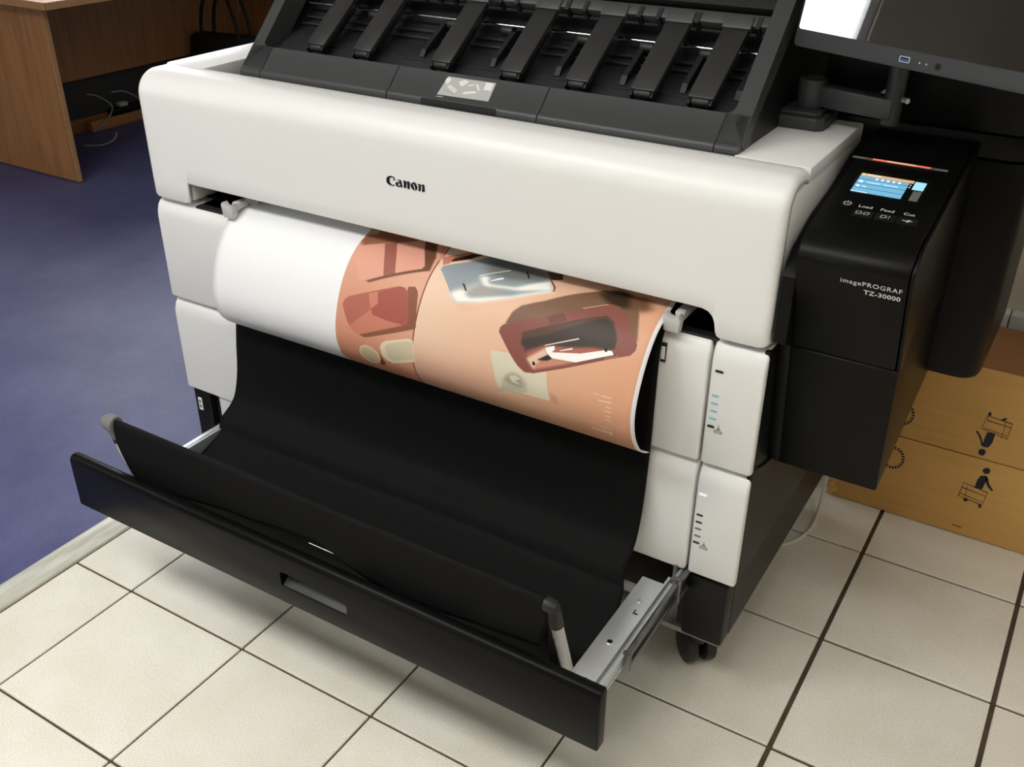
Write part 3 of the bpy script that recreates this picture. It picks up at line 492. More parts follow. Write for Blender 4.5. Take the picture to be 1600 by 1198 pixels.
# rod, its fittings and legs
b = B(); b.cyl((.194, -.322, .394), (1.083, -.322, .394), .0072, n=16); rod = b.build('cloth_rod', black, pr)
b = B(); b.tube([(1.076, -.322, .394), (1.081, -.322, .394), (1.0845, -.3215, .392), (1.086, -.320, .387), (1.086, -.316, .375), (1.086, -.308, .350)], .0112, 14); lab(b.build('rod_elbow', rubber, rod), 'black rod elbow at the right end')
b = B(); b.tube([(1.086, -.308, .351), (1.087, -.262, .207)], .0092, 14); lab(b.build('rod_leg', mat('leg_white', (.72, .71, .68), .4), rod), 'white rod leg at the right end')
b = B(); b.cyl((1.077, -.297, .322), (1.0785, -.2975, .323), .006, n=12); b.box(1.0755, 1.079, -.301, -.293, .312, .334, .001); b.build('leg_clip', steel, rod)
b = B(); b.cyl((.176, -.322, .394), (.200, -.322, .394), .0150, n=22, bev=.003); b.cyl((.172, -.322, .394), (.180, -.322, .394), .0115, n=18); b.tube([(.188, -.322, .388), (.188, -.316, .372), (.187, -.312, .360)], .0125, 14)
lab(b.build('rod_elbow', mat('fitting_grey', (.17, .17, .165), .6), rod), 'grey rod fitting at the left end')
b = B(); b.cyl((.1695, -.322, .394), (.1735, -.322, .394), .0095, n=18); b.build('fitting_disc', mat('fitting_light', (.30, .30, .29), .7), rod)
b = B(); b.tube([(.187, -.316, .374), (.186, -.313, .352)], .011, 12); b.build('rod_sleeve', rubber, rod)
b = B(); b.tube([(.184, -.314, .362), (.1865, -.312, .335), (.196, -.305, .292), (.200, -.29, .262)], .0078, 12); lab(b.build('rod_leg', MATS['leg_white'], rod), 'white rod leg at the left end')
b = B(); b.tube([(.200, -.315, .310), (.216, -.318, .294), (.222, -.318, .270)], .006, 10); b.build('leg_foot', mat('fitting_grey', (.17, .17, .165), .6), rod)

# ------------------------------------------------------------ stacker: slanted frame with seven arms
def sl(x, s, h): return (x, .085+.70711*s-.70711*h, .925+.70711*s+.70711*h)
def slab(x0, x1, s0, s1, h0, h1, bev=.0008):
    return [sl(x, s, h) for h in (h0, h1) for (x, s) in ((x0, s0), (x1, s0), (x1, s1), (x0, s1))]
# lower lip panels
lip = [(.0, -.012), (-.004, -.012), (-.0062, -.020)]
prof = [(.0885, .878), (.0885, .9255), (.0890, .9300), (.0905, .9333), (.0935, .9360), (.098, .938), (.1295, .9695), (.1355, .968), (.150, .945), (.150, .878)]
SE = [(.2355, .5195, 'left'), (.5210, .8095, 'middle'), (.8110, 1.0975, 'right')]
st = None
lipm = mat('lip_grey_plastic', (.036, .038, .039), .42, bump=.08, bscale=1200)
for x0, x1, s_ in SE:
    b = B(); b.prism(prof, 'X', x0, x1, .0004, 1); o = lab(b.build('lip_panel', lipm, pr), s_+' grey lip panel in front of the stacker arms')
    if s_ == 'middle': st = o
# corner posts of the frame: one piece, an opening with rounded corners
SB, STOP = .062, .262
def post(xo, xi, s_):
    d = 1 if xi > xo else -1; r = .014; b = B()
    xw = .2345 if d > 0 else 1.0985     # inner end of the foot, beside the lip panel
    out = [(xo, .0175), (xw, .0175), (xw, SB)]
    for k in range(7):
        a = math.pi/2*k/6; out.append((xi+d*r-d*r*math.sin(a), SB+r-r*math.cos(a)))
    for k in range(7):
        a = math.pi/2*k/6; out.append((xi+d*r-d*r*math.cos(a), STOP-r+r*math.sin(a)))
    out += [(xw, STOP), (xw, .36), (xi, .36), (xo, .36)]
    v0 = [b.bm.verts.new(sl(x, s, 0)) for x, s in out]; v1 = [b.bm.verts.new(sl(x, s, -.045 if s > .03 else -.022)) for x, s in out]
    n = len(out); fs = [b.bm.faces.new(v0), b.bm.faces.new(v1[::-1])]
    for i in range(n): fs.append(b.bm.faces.new((v0[i], v1[i], v1[(i+1) % n], v0[(i+1) % n])))
    bmesh.ops.recalc_face_normals(b.bm, faces=fs)
    bmesh.ops.triangulate(b.bm, faces=fs[:2])
    # rolled foot and side wall down to the deck
    b.prism([p for p in prof if p[0] < .149]+[(.149, .878)], 'X', min(xo+d*.0008, xw-d*.0003), max(xo+d*.0008, xw-d*.0003))
    w_ = B(); w_.prism([(.091, .878), (.091, .920), (.36, 1.189), (.50, 1.329), (.50, .878)], 'X', min(xo+d*.0012, xo+d*.012), max(xo+d*.0012, xo+d*.012)); w_.build('stacker_side', black, pr, smooth=False)
    return lab(b.build('stacker_post', lipm, pr, smooth=False), s_+' slanted side post of the stacker frame')
post(.186, .2105, 'left'); post(1.135, 1.1085, 'right')
b = B(); b.hexa(slab(.2345, 1.0985, STOP, .62, -.012, 0)); b.build('stacker_hood', lipm, pr)
b = B(); b.hexa(slab(.186, 1.135, .36, .62, -.04, 0)); b.build('stacker_hood', dark, pr)
# inside of the stacker
rows = []
gp = spline([(.064, -.006), (.072, -.022), (.095, -.032), (.125, -.046), (.150, -.062), (.185, -.072), (.225, -.076), (.262, -.070), (.30, -.05)], 30)
for x in np.linspace(.205, 1.115, 40): rows.append([sl(x, s, h) for s, h in gp])
b = B(); b.grid(rows); b.build('paper_guide', innerg, pr, solid=.004, off=-1)
b = B(); b.hexa(slab(.205, 1.115, .245, .262, -.075, -.012)); b.hexa(slab(.207, 1.112, .262, .36, -.08, -.05)); b.build('guide_back', inner, pr, smooth=False)
# groove line and ribs on the guide
b = B(); b.hexa(slab(.212, 1.108, .0975, .0988, -.034, -.0322)); b.build('guide_groove', inner, pr, smooth=False)
def gh(s): return float(np.interp(s, [p[0] for p in gp], [p[1] for p in gp]))
for k, x in enumerate((.385, .525, .668, .790, .905, 1.005, 1.090)):
    b = B(); pts = [(s, gh(s)+.001+e) for s, e in ((.105, .001), (.120, .010), (.150, .020), (.185, .020), (.20, .004))]
    low = [(s, gh(s)-.002) for s in (.20, .15, .105)]
    v0 = [b.bm.verts.new(sl(x-.003, s, h)) for s, h in pts+low]; v1 = [b.bm.verts.new(sl(x+.006, s, h)) for s, h in pts+low]
    n = len(v0); b.bm.faces.new(v0); b.bm.faces.new(v1[::-1])
    for i in range(n): b.bm.faces.new((v0[i], v1[i], v1[(i+1) % n], v0[(i+1) % n]))
    b.build('guide_rib', inner, pr, smooth=False)
for s0, d in ((.155, .010), (.172, .012)):
    b = B(); b.hexa(slab(.212, 1.108, s0, s0+.004, gh(s0)-.004, gh(s0)+d*.6)); b.build('guide_bar', innerg, pr)
b = B(); b.cyl(sl(.212, .196, -.052), sl(1.108, .196, -.052), .0028, n=12); b.build('roller_shaft', chrome, pr)
for x in (.372, .545, .655, .80, .912, 1.012):
    b = B(); b.cyl(sl(x-.010, .188, -.056), sl(x+.012, .188, -.056), .009, n=16, bev=.001); b.build('pinch_roller', rubber, pr)
# comb strip the arms hang from
strip = B(); strip.hexa(slab(.212, 1.108, .2215, .241, -.038, -.022), .001); strip_o = strip.build('comb_strip', mat('comb_grey', (.05, .052, .053), .45), pr)
rr = random.Random(3)
AX = [.304, .408, .574, .709, .828, .939, 1.031]
for k in range(28):
    x = .228+k*.0318
    if any(a-.008 < x < a+.050 for a in AX): continue
    b = B(); b.hexa(slab(x-.0035, x+.0035, .216, .236, -.040, -.0195)); b.build('comb_notch', inner, strip_o, smooth=False)
for a in AX:
    b = B(); wdt = .0405
    c8 = [sl(a, .081, -.010), sl(a+wdt, .081, -.010), sl(a+wdt+.004, .213, -.030), sl(a+.004, .213, -.030), sl(a, .081, 0), sl(a+wdt, .081, 0), sl(a+wdt+.004, .213, -.020), sl(a+.004, .213, -.020)]
    b.hexa(c8, .0022)
    arm = b.build('stacker_arm', armm, pr)
    b = B(); b.hexa([sl(a+wdt*.5-.017, .10, -.026), sl(a+wdt*.5+.017, .10, -.026), sl(a+wdt*.5+.017, .21, -.045), sl(a+wdt*.5-.017, .21, -.045), sl(a+wdt*.5-.017, .10, -.008), sl(a+wdt*.5+.017, .10, -.008), sl(a+wdt*.5+.017, .21, -.028), sl(a+wdt*.5-.017, .21, -.028)], .002)
    b.build('arm_web', inner, arm)
    b = B(); b.cyl(sl(a+.007, .0795, -.0095), sl(a+wdt-.007, .0795, -.0095), .0072, n=16, bev=.0008); b.build('tip_roller', rubber, arm)
    for x in (a+.0035, a+wdt-.0035):
        b = B(); b.hexa(slab(x-.0022, x+.0022, .071, .090, -.021, -.003), .001); b.build('tip_bracket', black, arm)
    b = B(); b.hexa(slab(a+.002, a+wdt+.006, .2135, .236, -.032, -.0185), .0018); b.build('arm_cap', mat('comb_grey', (.05, .052, .053), .45), arm)
# sticker with pictograms on the middle lip panel
def lipp(x, s, e=.0003): return sl(x, s, e)
b = B(); b.hexa([lipp(x, s, -.0005) for x, s in ((.617, .021), (.7155, .0225), (.7155, .056), (.6235, .056))]+[lipp(x, s, .0004) for x, s in ((.617, .021), (.7155, .0225), (.7155, .056), (.6235, .056))])
stick = lab(b.build('pictogram_sticker', mat('sticker_grey', (.42, .43, .41), .4), st, smooth=False), 'grey sticker with white pictograms')
sw_ = mat('sticker_white', (.72, .72, .70), .4); sg_ = mat('sticker_line', (.22, .23, .22), .5)
X0, S0, KX, KS = .6195, .0215, .094, .034
def pic(m, *pts):
    b = B(); b.poly([lipp(X0+KX*u, S0+KS*v, .0006) for u, v in pts]); o = b.build('pictogram', m, st, smooth=False); return o
pic(sw_, (.02, .78), (.06, .60), (.10, .62), (.14, .85), (.10, .95), (.04, .95))
pic(sw_, (.10, .48), (.16, .58), (.34, .34), (.30, .20))
for q in range(4): pic(sg_, (.15+q*.045, .46-q*.055), (.163+q*.045, .47-q*.055), (.145+q*.045, .58-q*.075+.0), (.132+q*.045, .56-q*.075))
pic(sw_, (.30, .80), (.40, .96), (.49, .88), (.47, .76), (.40, .58), (.34, .66))
pic(sw_, (.50, .62), (.52, .72), (.61, .80), (.61, .72))
pic(sw_, (.64, .80), (.69, .82), (.78, .52), (.74, .50))
pic(sw_, (.46, .20), (.48, .32), (.66, .44), (.73, .42), (.72, .34), (.56, .24))
pic(sw_, (.83, .58), (.985, .58), (.985, .98), (.83, .98))
pic(sg_, (.05, .28), (.30, .12), (.31, .13), (.06, .30))
b = B(); b.poly([lipp(.6165+.0145*u, .0155+.0025*v, .0004) for u, v in ((0, 0), (1, 0), (1, 1), (0, 1))]); b.build('fine_print', sw_, st, smooth=False)
# hand slot under the middle lip panel
b = B(); b.prism(rrect(.592, .737, .915, .9338, .003, 3), 'Y', .0878, .093); b.build('hand_slot', inner, st)
# ------------------------------------------------------------ ink and control unit on the right end
cu_ = mat('unit_black_plastic', (.003, .003, .0027), .36, spec=.14, bump=.08, bscale=1300)
XA, XB = 1.262, 1.410
def up_prof():
    P = [(.05, .6845), (.040, .6845), (.0385, .687), (-.0095, .832)]
    for k in range(1, 8):
        a = k/8; P.append((-.0095+.004*a+ .026*a*a, .832+.040*a-.008*a*a+.001))
    P += [(.030, .8685), (.372, .9255), (.395, .9255), (.395, .6845)]
    return P
b = B(); b.prism(up_prof(), 'X', XA, XB-.006, .002); cu = lab(b.build('control_unit', cu_, pr), 'black control unit with touch screen and buttons')
b = B(); b.prism([(p[0]+.001 if p[0] < .05 else p[0], p[1]-.0008) for p in up_prof()], 'X', XB-.0048, XB, .0015); lab(b.build('unit_side', cu_, pr), 'thin side plate of the control unit')
b = B(); b.prism([(.075, .468), (.036, .684), (.004, .70), (.004, .800), (.030, .829), (.105, .856), (.19, .870), (.28, .894), (.371, .910), (.39, .910), (.39, .50)], 'X', 1.2435, XA, .001); b.build('unit_gap', cu_, pr)
b = B(); b.prism([(.078, .465), (.0405, .6805), (.0425, .6825), (.395, .6825), (.395, .530), (.30, .512), (.082, .4635)], 'X', 1.252, XB-.001, .003); lab(b.build('ink_cover', cu_, pr), 'black lower cover of the ink compartment')
b = B(); b.prism([(.372, .915), (.372, .9325), (.378, .938), (.395, .938), (.395, .915)], 'X', 1.245, XB, .002); b.build('rear_lip', black, pr)
# rear housing behind it
def rbox(z0, z1, name, bev=.003, y0=.352):
    b = B(); r = .035; x1 = 1.487
    pl = [(1.17, y0), (1.17, .68)]+[(x1-r+r*math.sin(a), .68-r+r*math.cos(a)) for a in [math.pi/2*k/6 for k in range(7)]]+[(x1-r+r*math.cos(a), y0+r-r*math.sin(a)) for a in [math.pi/2*k/6 for k in range(7)]]
    b.prism(pl, 'Z', z0, z1, bev); return b.build(name, cu_, pr)
lab(rbox(.538, .898, 'rear_housing', .010), 'rounded black rear housing beside the control unit')
rbox(.900, .934, 'rear_housing', .0015); rbox(.936, 1.20, 'rear_housing', .004)
# top plane of the control unit
TS = (.9255-.8685)/(.372-.030)
def tp(x, y, e=.0004):
    n = Vector((0, -TS, 1)).normalized(); return Vector((x, y, .8685+TS*(y-.030)))+n*e
def tpoly(name, m, pts, parent, e=.0004, thick=.0006):
    b = B(); lo_ = [b.bm.verts.new(tp(x, y, e-thick)) for x, y in pts]; hi = [b.bm.verts.new(tp(x, y, e)) for x, y in pts]
    n = len(pts); b.bm.faces.new(lo_[::-1]); b.bm.faces.new(hi)
    for i in range(n): b.bm.faces.new((lo_[i], lo_[(i+1) % n], hi[(i+1) % n], hi[i]))
    return b.build(name, m, parent, smooth=False)
scr_off = mat('screen_black', (.006, .006, .006), .12); scr_b = mat('screen_blue', (.15, .35, .5), .25, emit=rgb(112, 180, 216), es=.62)
scr_o = mat('screen_orange', (.5, .3, .15), .25, emit=rgb(226, 178, 130), es=.68); scr_g = mat('screen_grey', (.1, .1, .1), .25, emit=rgb(72, 72, 68), es=.7)
scr_l = mat('screen_line', (.05, .15, .3), .25, emit=rgb(52, 96, 140), es=.6); scr_w = mat('screen_white', (.6, .7, .8), .25, emit=rgb(225, 236, 250), es=.75); scr_c = mat('screen_cyan', (.3, .5, .6), .25, emit=rgb(150, 215, 240), es=.8)
ts = lab(tpoly('touch_screen', scr_off, rrect(1.2795, 1.3765, .1325, .2075, .002), cu, .0006, .001), 'small lit touch screen')
sx = lambda u: 1.2835+.0895*u
sy = lambda v: .1365+.0575*v
def ui(m, u0, u1, v0, v1, e=.0011): return tpoly('screen_field', m, [(sx(u0), sy(v0)), (sx(u1), sy(v0)), (sx(u1), sy(v1)), (sx(u0), sy(v1))], ts, e, .0002)
ui(scr_o, 0, .80, .865, 1.0); ui(scr_b, 0, .745, 0, .855); ui(scr_c, .82, .985, .56, .98); ui(scr_g, .86, .985, .0, .50)
for v in (.68, .44, .21): ui(scr_l, 0, .745, v, v+.02, .0014)
for k in range(5): ui(scr_w, .25+k*.085, .285+k*.085, .715, .815, .0014)
ui(scr_w, .03, .09, .50, .60, .0014); ui(scr_w, .15, .36, .535, .56, .0014); ui(scr_w, .40, .62, .535, .56, .0014); ui(scr_w, .03, .08, .27, .35, .0014); ui(scr_w, .12, .18, .29, .325, .0014); ui(scr_w, .0, .25, .0, .025, .0014)
ui(scr_w, .765, .785, .74, .77, .0014); ui(scr_w, .765, .785, .62, .65, .0014); ui(scr_w, .03, .05, .9, .96, .0014); ui(scr_w, .10, .30, .92, .945, .0014)
# status light bar
lb = mat('status_red', (.3, .05, .03), .3, emit=rgb(240, 118, 92), es=.95); lb2 = mat('status_peach', (.4, .2, .1), .3, emit=rgb(240, 170, 130), es=.9); lb3 = mat('status_dim', (.08, .05, .04), .3, emit=rgb(110, 48, 36), es=.6)
bar = lab(tpoly('status_light', midgrey, [(1.2565, .2385), (1.388, .2385), (1.388, .2435), (1.2565, .2435)], cu, .0008), 'thin status light glowing orange red')
for x0, x1, m in ((1.277, 1.285, lb3), (1.285, 1.305, lb), (1.305, 1.345, lb2), (1.345, 1.365, lb), (1.365, 1.371, lb3)): tpoly('status_segment', m, [(x0, .2388), (x1, .2388), (x1, .2432), (x0, .2432)], bar, .0012, .0003)
# buttons with lettering
keym = mat('key_black', (.004, .004, .004), .5)
xv, yv = (1, 0, 0), (0, 1, TS)
lw = mat('print_light_grey', (.62, .62, .61), .5)
def key(x, y): return tpoly('button', keym, rrect(x-.013, x+.013, y-.0095, y+.0095, .003, 3), cu, .0006, .0008)
for s_, x, y in (('Load', 1.3150, .0965), ('Feed', 1.3435, .0965), ('Cut', 1.3715, .0965)):
    text('button_lettering', s_, lw, cu, tp(x, y, 0), xv, yv, .0095, None, .0006, 'CENTER', .012)
def tline(parent, pts, wd=.0008, e=.0012):
    for (x0, y0), (x1, y1) in zip(pts, pts[1:]):
        d = Vector((x1-x0, y1-y0)); d = d.normalized()*wd/2 if d.length else Vector((0, 0)); k = Vector((-d.y, d.x))
        yield [(x0+k.x, y0+k.y), (x1+k.x, y1+k.y), (x1-k.x, y1-k.y), (x0-k.x, y0-k.y)]
def tsym(parent, lines, wd=.0009):
    b = B()
    for l in lines:
        for q in tline(parent, l, wd): b.poly([tp(x, y, .0012) for x, y in q])
    return b.build('symbol', lw, parent, smooth=False)
k1 = key(1.3165, .0805); tsym(k1, [[(1.308, .077), (1.308, .084), (1.314, .084), (1.315, .079), (1.310, .077), (1.308, .077)], [(1.318, .077), (1.318, .082), (1.322, .0845), (1.325, .083), (1.323, .078), (1.318, .077)]])
k2 = key(1.3455, .0805); tsym(k2, [[(1.340, .077), (1.340, .084), (1.346, .0845), (1.347, .080), (1.343, .077), (1.340, .077)], [(1.350, .077), (1.350, .079)], [(1.350, .081), (1.3505, .085)]])
k3 = key(1.3735, .0805); tsym(k3, [[(1.367, .0805), (1.380, .0805)], [(1.3725, .077), (1.375, .084)], [(1.3745, .077), (1.3765, .084)]], .0014)
pk = tpoly('button', keym, [(1.2905+.0085*math.cos(t), .1005+.0085*math.sin(t)) for t in [k*math.pi/8 for k in range(16)]], cu, .0006, .0008)
tsym(pk, [[(1.2905+.0046*math.sin(a), .1005+.0052*math.cos(a)) for a in [.55+k*(2*math.pi-1.1)/14 for k in range(15)]], [(1.2905, .1005), (1.2905, .107)]], .0013)
# model lettering on the leaning front
FD = Vector((0, -.0095-.0385, .832-.687)).normalized()
def fp(x, z): return Vector((x, .0385+(-.0095-.0385)*(z-.687)/(.832-.687), z))
modm = mat('print_silver', (.66, .66, .65), .45)
text('model_lettering', 'imagePROGRAF', modm, cu, fp(1.3205, .8125), (1, 0, 0), FD, .0098, .0775, .0006, 'LEFT', .012, None, 1.15)
text('model_lettering', 'TZ-30000', modm, cu, fp(1.3515, .8005), (1, 0, 0), FD, .0098, .0460, .0006, 'LEFT', .025, None, 1.08)
b = B(); b.cyl((1.2435, .012, .790), (1.2465, .012, .790), .003, n=10); b.build('side_screw', steel, pr)
# ============================================================ the print
RP = [(.05, .722), (.022, .709), (-.005, .700), (-.034, .684), (-.060, .655), (-.081, .615), (-.090, .577), (-.084, .541), (-.066, .510), (-.047, .491), (-.024, .478)]
LP = [(.05, .704), (.022, .692), (.000, .680), (-.024, .655), (-.046, .619), (-.060, .578), (-.065, .540), (-.058, .508), (-.040, .484), (-.017, .468), (.004, .458)]
PXL, PXR = .203, 1.087
def cat1(P, t):
    n = len(P)-1; t = min(max(t, 0), 1)*n; i = min(int(t), n-1); u = t-i
    g = lambda k: np.array(P[min(max(k, 0), n)], float)
    a, b_, c, d = g(i-1), g(i), g(i+1), g(i+2)
    return .5*((2*b_)+(-a+c)*u+(2*a-5*b_+4*c-d)*u*u+(-a+3*b_-3*c+d)*u**3)
def S(u, v):
    y = (1-u)*cat1(LP, v)+u*cat1(RP, v); return Vector((PXL+(PXR-PXL)*u, y[0], y[1]))
NW, NH = 1500, 900
img = np.ones((NH, NW, 3)); U_g, V_g = np.meshgrid((np.arange(NW)+.5)/NW, (np.arange(NH)+.5)/NH)
img[:] = np.array([246, 247, 248])/255
def ramp(c0, c1, t): t = np.clip(t, 0, 1)[..., None]; return (np.array(c0)*(1-t)+np.array(c1)*t)/255
# the two pages
ub, uf = .3475, .538
pg1 = (U_g > ub) & (U_g < uf); img[pg1] = ramp((226, 170, 144), (214, 148, 120), (V_g-.25)/.5+.25*np.sin(U_g*20))[pg1]
pg2 = (U_g >= uf) & (U_g < .9925)
base2 = ramp((240, 208, 182), (224, 166, 132), ((U_g-uf)*2.1+(V_g-.25)*.35))
t2 = np.clip((V_g-.50)/.18, 0, 1)*np.clip(1-(U_g-uf)/.30, 0, 1)
base2 = base2*(1-t2[..., None]*.45)+np.array([206, 140, 116])/255*(t2[..., None]*.45)
img[pg2] = base2[pg2]
fl = np.abs(U_g-uf) < .0011; img[fl] = np.array([120, 70, 52])/255
SSX = 2
def fill(pts, col, soft=0):
    P = np.array(pts); x0, x1 = P[:, 0].min(), P[:, 0].max(); y0, y1 = P[:, 1].min(), P[:, 1].max()
    pd = 3+3*soft; i0, i1 = max(int(x0*NW)-pd, 0), min(int(x1*NW)+pd+1, NW); j0, j1 = max(int(y0*NH)-pd, 0), min(int(y1*NH)+pd+1, NH)
    if i1 <= i0 or j1 <= j0: return
    acc = np.zeros((j1-j0, i1-i0))
    for ox in (.17, .5, .83):
        for oy in (.17, .5, .83):
            X, Y = np.meshgrid((np.arange(i0, i1)+ox)/NW, (np.arange(j0, j1)+oy)/NH)
            ins = np.zeros(X.shape, bool)
            for k in range(len(P)):
                xa, ya = P[k-1]; xb, yb = P[k]
                c = ((ya > Y) != (yb > Y)) & (X < (xb-xa)*(Y-ya)/((yb-ya) if yb != ya else 1e-9)+xa); ins ^= c
            acc += ins
    acc /= 9
    if soft:
        k_ = np.exp(-.5*(np.arange(-3*soft, 3*soft+1)/soft)**2); k_ /= k_.sum()
        acc = np.apply_along_axis(lambda m_: np.convolve(m_, k_, 'same'), 0, acc); acc = np.apply_along_axis(lambda m_: np.convolve(m_, k_, 'same'), 1, acc)
    img[j0:j1, i0:i1] = img[j0:j1, i0:i1]*(1-acc[..., None])+np.array(col)/255*acc[..., None]
for col, s_, pts in POSTER: fill(pts, col, s_)
# keep the page fold and the white margins clean
img[(U_g <= ub)] = np.array([246, 247, 248])/255; img[U_g >= .9925] = np.array([246, 247, 248])/255
im = bpy.data.images.new('print_artwork', NW, NH); px = np.ones((NH, NW, 4), np.float32); px[..., :3] = np.clip(img*.97, 0, 1); im.pixels.foreach_set(px.ravel()); im.update()
pm = bpy.data.materials.new('printed_photo_paper'); pm.use_nodes = True; nt = pm.node_tree; bs = nt.nodes['Principled BSDF']
tx = nt.nodes.new('ShaderNodeTexImage'); tx.image = im; tx.extension = 'EXTEND'; uvn = nt.nodes.new('ShaderNodeUVMap'); uvn.uv_map = 'UVMap'
nt.links.new(uvn.outputs[0], tx.inputs[0]); nt.links.new(tx.outputs[0], bs.inputs['Base Color']); bs.inputs['Roughness'].default_value = .48; bs.inputs['Specular IOR Level'].default_value = .3
paper_w = mat('paper_back', (.90, .90, .89), .5)
bm = bmesh.new(); uvl = bm.loops.layers.uv.new('UVMap'); NU, NV = 60, 90
vg = [[bm.verts.new(S(i/NU, j/NV)) for j in range(NV+1)] for i in range(NU+1)]
vg2 = []
for i in range(NU):
    for j in range(NV):
        f_ = bm.faces.new((vg[i][j], vg[i][j+1], vg[i+1][j+1], vg[i+1][j]))
        for l, (a, c) in zip(f_.loops, ((i, j), (i, j+1), (i+1, j+1), (i+1, j))): l[uvl].uv = (a/NU, c/NV)
b = B(); b.bm.free(); b.bm = bm
sheet = b.build('printed_sheet', [pm, paper_w], None, solid=.0012, off=0)
sheet.modifiers['thickness'].material_offset_rim = 1
tag(sheet, 'large glossy print with white half and terracotta bento pictures curling out of the printer', 'print')
# check the sheet faces outwards
dg = bpy.context.evaluated_depsgraph_get()
# lettering printed on the sheet
pe = mat('print_cream', rgb(250, 232, 205), .4)
def sfn(u0, v0):
    def fn(a, b_):
        u = u0-a/(PXR-PXL); v = v0+b_/.46     # reads upside down from the front, as in the photograph
        p = S(u, v); d1 = S(u+.004, v)-S(u-.004, v); d2 = S(u, v+.004)-S(u, v-.004); n = d1.cross(d2).normalized()
        if n.y > 0: n = -n
        return p+n*.0014
    return fn
text('print_lettering', 'Bento', pe, sheet, None, (1, 0, 0), (0, 0, 1), .0160, .0340, 0, 'LEFT', .012, sfn(.9575, .7200))

# ============================================================ all-in-one screen on an arm
ma = empty('screen_arm', (1.165, .31, .925), 'black jointed arm clamped on the white right-hand deck, holding the screen', 'bracket')
b = B(); b.prism([(1.125, .262), (1.190, .262), (1.200, .272), (1.200, .345), (1.125, .345)], 'Z', .925, .944, .003); b.prism([(1.13, .27), (1.185, .27), (1.192, .277), (1.192, .34), (1.13, .34)], 'Z', .944, .950, .002); b.build('clamp_base', dark, ma)
b = B(); b.cyl((1.165, .31, .950), (1.165, .31, .9925), .021, n=28, bev=.0015); pv = b.build('pivot', dark, ma)
b = B(); b.cyl((1.165, .31, .9915), (1.165, .31, .9935), .0165, n=24); b.build('pivot_cap', inner, pv)
b = B(); b.prism([(.946, .300), (.946, .327), (.951, .332), (.984, .332), (.988, .327), (.988, .300), (.984, .296), (.951, .296)][::-1], 'Y', 0, 1) if 0 else None
b.hexa([(1.178, .298, .953), (1.292, .268, .953), (1.292, .302, .953), (1.178, .328, .953), (1.178, .298, .984), (1.292, .268, .984), (1.292, .302, .984), (1.178, .328, .984)], .004); b.build('arm_link', dark, ma)
b = B(); b.cyl((1.290, .284, .946), (1.290, .284, 1.045), .0135, n=22, bev=.001); el = b.build('elbow', dark, ma)
b = B(); b.cyl((1.304, .275, .985), (1.312, .269, .985), .004, n=10); b.build('elbow_screw', steel, el)
b = B(); b.tube([(1.262, .315, .978), (1.278, .335, .99), (1.292, .345, 1.02), (1.296, .33, 1.06)], .0028, 8); b.build('arm_cable', grey, ma)
P0 = Vector((1.1475, .236, 1.050)); a_ = math.radians(-24); wv = Vector((math.cos(a_), math.sin(a_), 0)); bv = Vector((-wv.y, wv.x, 0)); th = math.radians(10)
uv_ = Vector((0, 0, math.cos(th)))+bv*math.sin(th); nv = wv.cross(uv_); nv = -nv if nv.y > 0 else nv   # nv: towards the viewer
mo = empty('all_in_one_computer', P0+wv*.26, 'black glass all-in-one screen tilted back on the arm, mirroring a bright window', 'computer')
def mp_(u, v, d=0): return P0+wv*u+uv_*v+nv*d
def mslab(name, m, pts, d0, d1, parent, bev=0, smooth=True):
    b = B(); lo_ = [b.bm.verts.new(mp_(u, v, d0)) for u, v in pts]; hi = [b.bm.verts.new(mp_(u, v, d1)) for u, v in pts]; n = len(pts)
    fs = [b.bm.faces.new(lo_[::-1]), b.bm.faces.new(hi)]
    for i in range(n): fs.append(b.bm.faces.new((lo_[i], lo_[(i+1) % n], hi[(i+1) % n], hi[i])))
    bmesh.ops.recalc_face_normals(b.bm, faces=fs)
    if bev: bmesh.ops.bevel(b.bm, geom=list({e for f_ in fs[:2] for e in f_.edges}), offset=bev, segments=2, profile=.5, affect='EDGES')
    return b.build(name, m, parent, smooth)
bez = mat('bezel_grey', (.055, .058, .060), .42, .3)
mslab('rear_shell', black, rrect(.004, .516, .004, .316, .012), -.038, -.004, mo, .006)
mslab('bezel', bez, rrect(0, .52, 0, .32, .007), -.006, 0, mo, .001)
mirror = bpy.data.materials.new('black_glass'); mirror.use_nodes = True; bs = mirror.node_tree.nodes['Principled BSDF']
bs.inputs['Base Color'].default_value = (.004, .004, .005, 1); bs.inputs['Roughness'].default_value = .015; bs.inputs['Specular IOR Level'].default_value = 1.0; bs.inputs['IOR'].default_value = 1.75
sc_ = lab(mslab('screen', mirror, rrect(.004, .516, .0235, .317, .004), -.001, .0012, mo), 'glossy black switched-off screen')
us_p = mslab('usb_port', mat('port_silver', (.5, .5, .5), .3, .8), rrect(.1765, .1920, .0075, .0150, .0012, 3), -.002, .0006, mo, 0, False)
mslab('port_slot', inner, rrect(.1780, .1905, .0085, .0140, .0008, 2), 0, .0009, us_p, 0, False); mslab('port_tongue', mat('usb_blue', (.02, .08, .3), .4), rrect(.1790, .1895, .0090, .0115, .0004, 2), 0, .0012, us_p, 0, False)
for u in (.207, .217): mslab('indicator', grey, [(u+.0011*math.cos(t), .0105+.0011*math.sin(t)) for t in [k*math.pi/5 for k in range(10)]], -.001, .0006, mo, 0, False)
pwr = mslab('power_button', inner, [(.234+.0047*math.cos(t), .0105+.0047*math.sin(t)) for t in [k*math.pi/12 for k in range(24)]], -.001, .0006, mo, 0, False)
mslab('button_face', black, [(.234+.0033*math.cos(t), .0105+.0033*math.sin(t)) for t in [k*math.pi/12 for k in range(24)]], 0, .0009, pwr, 0, False)
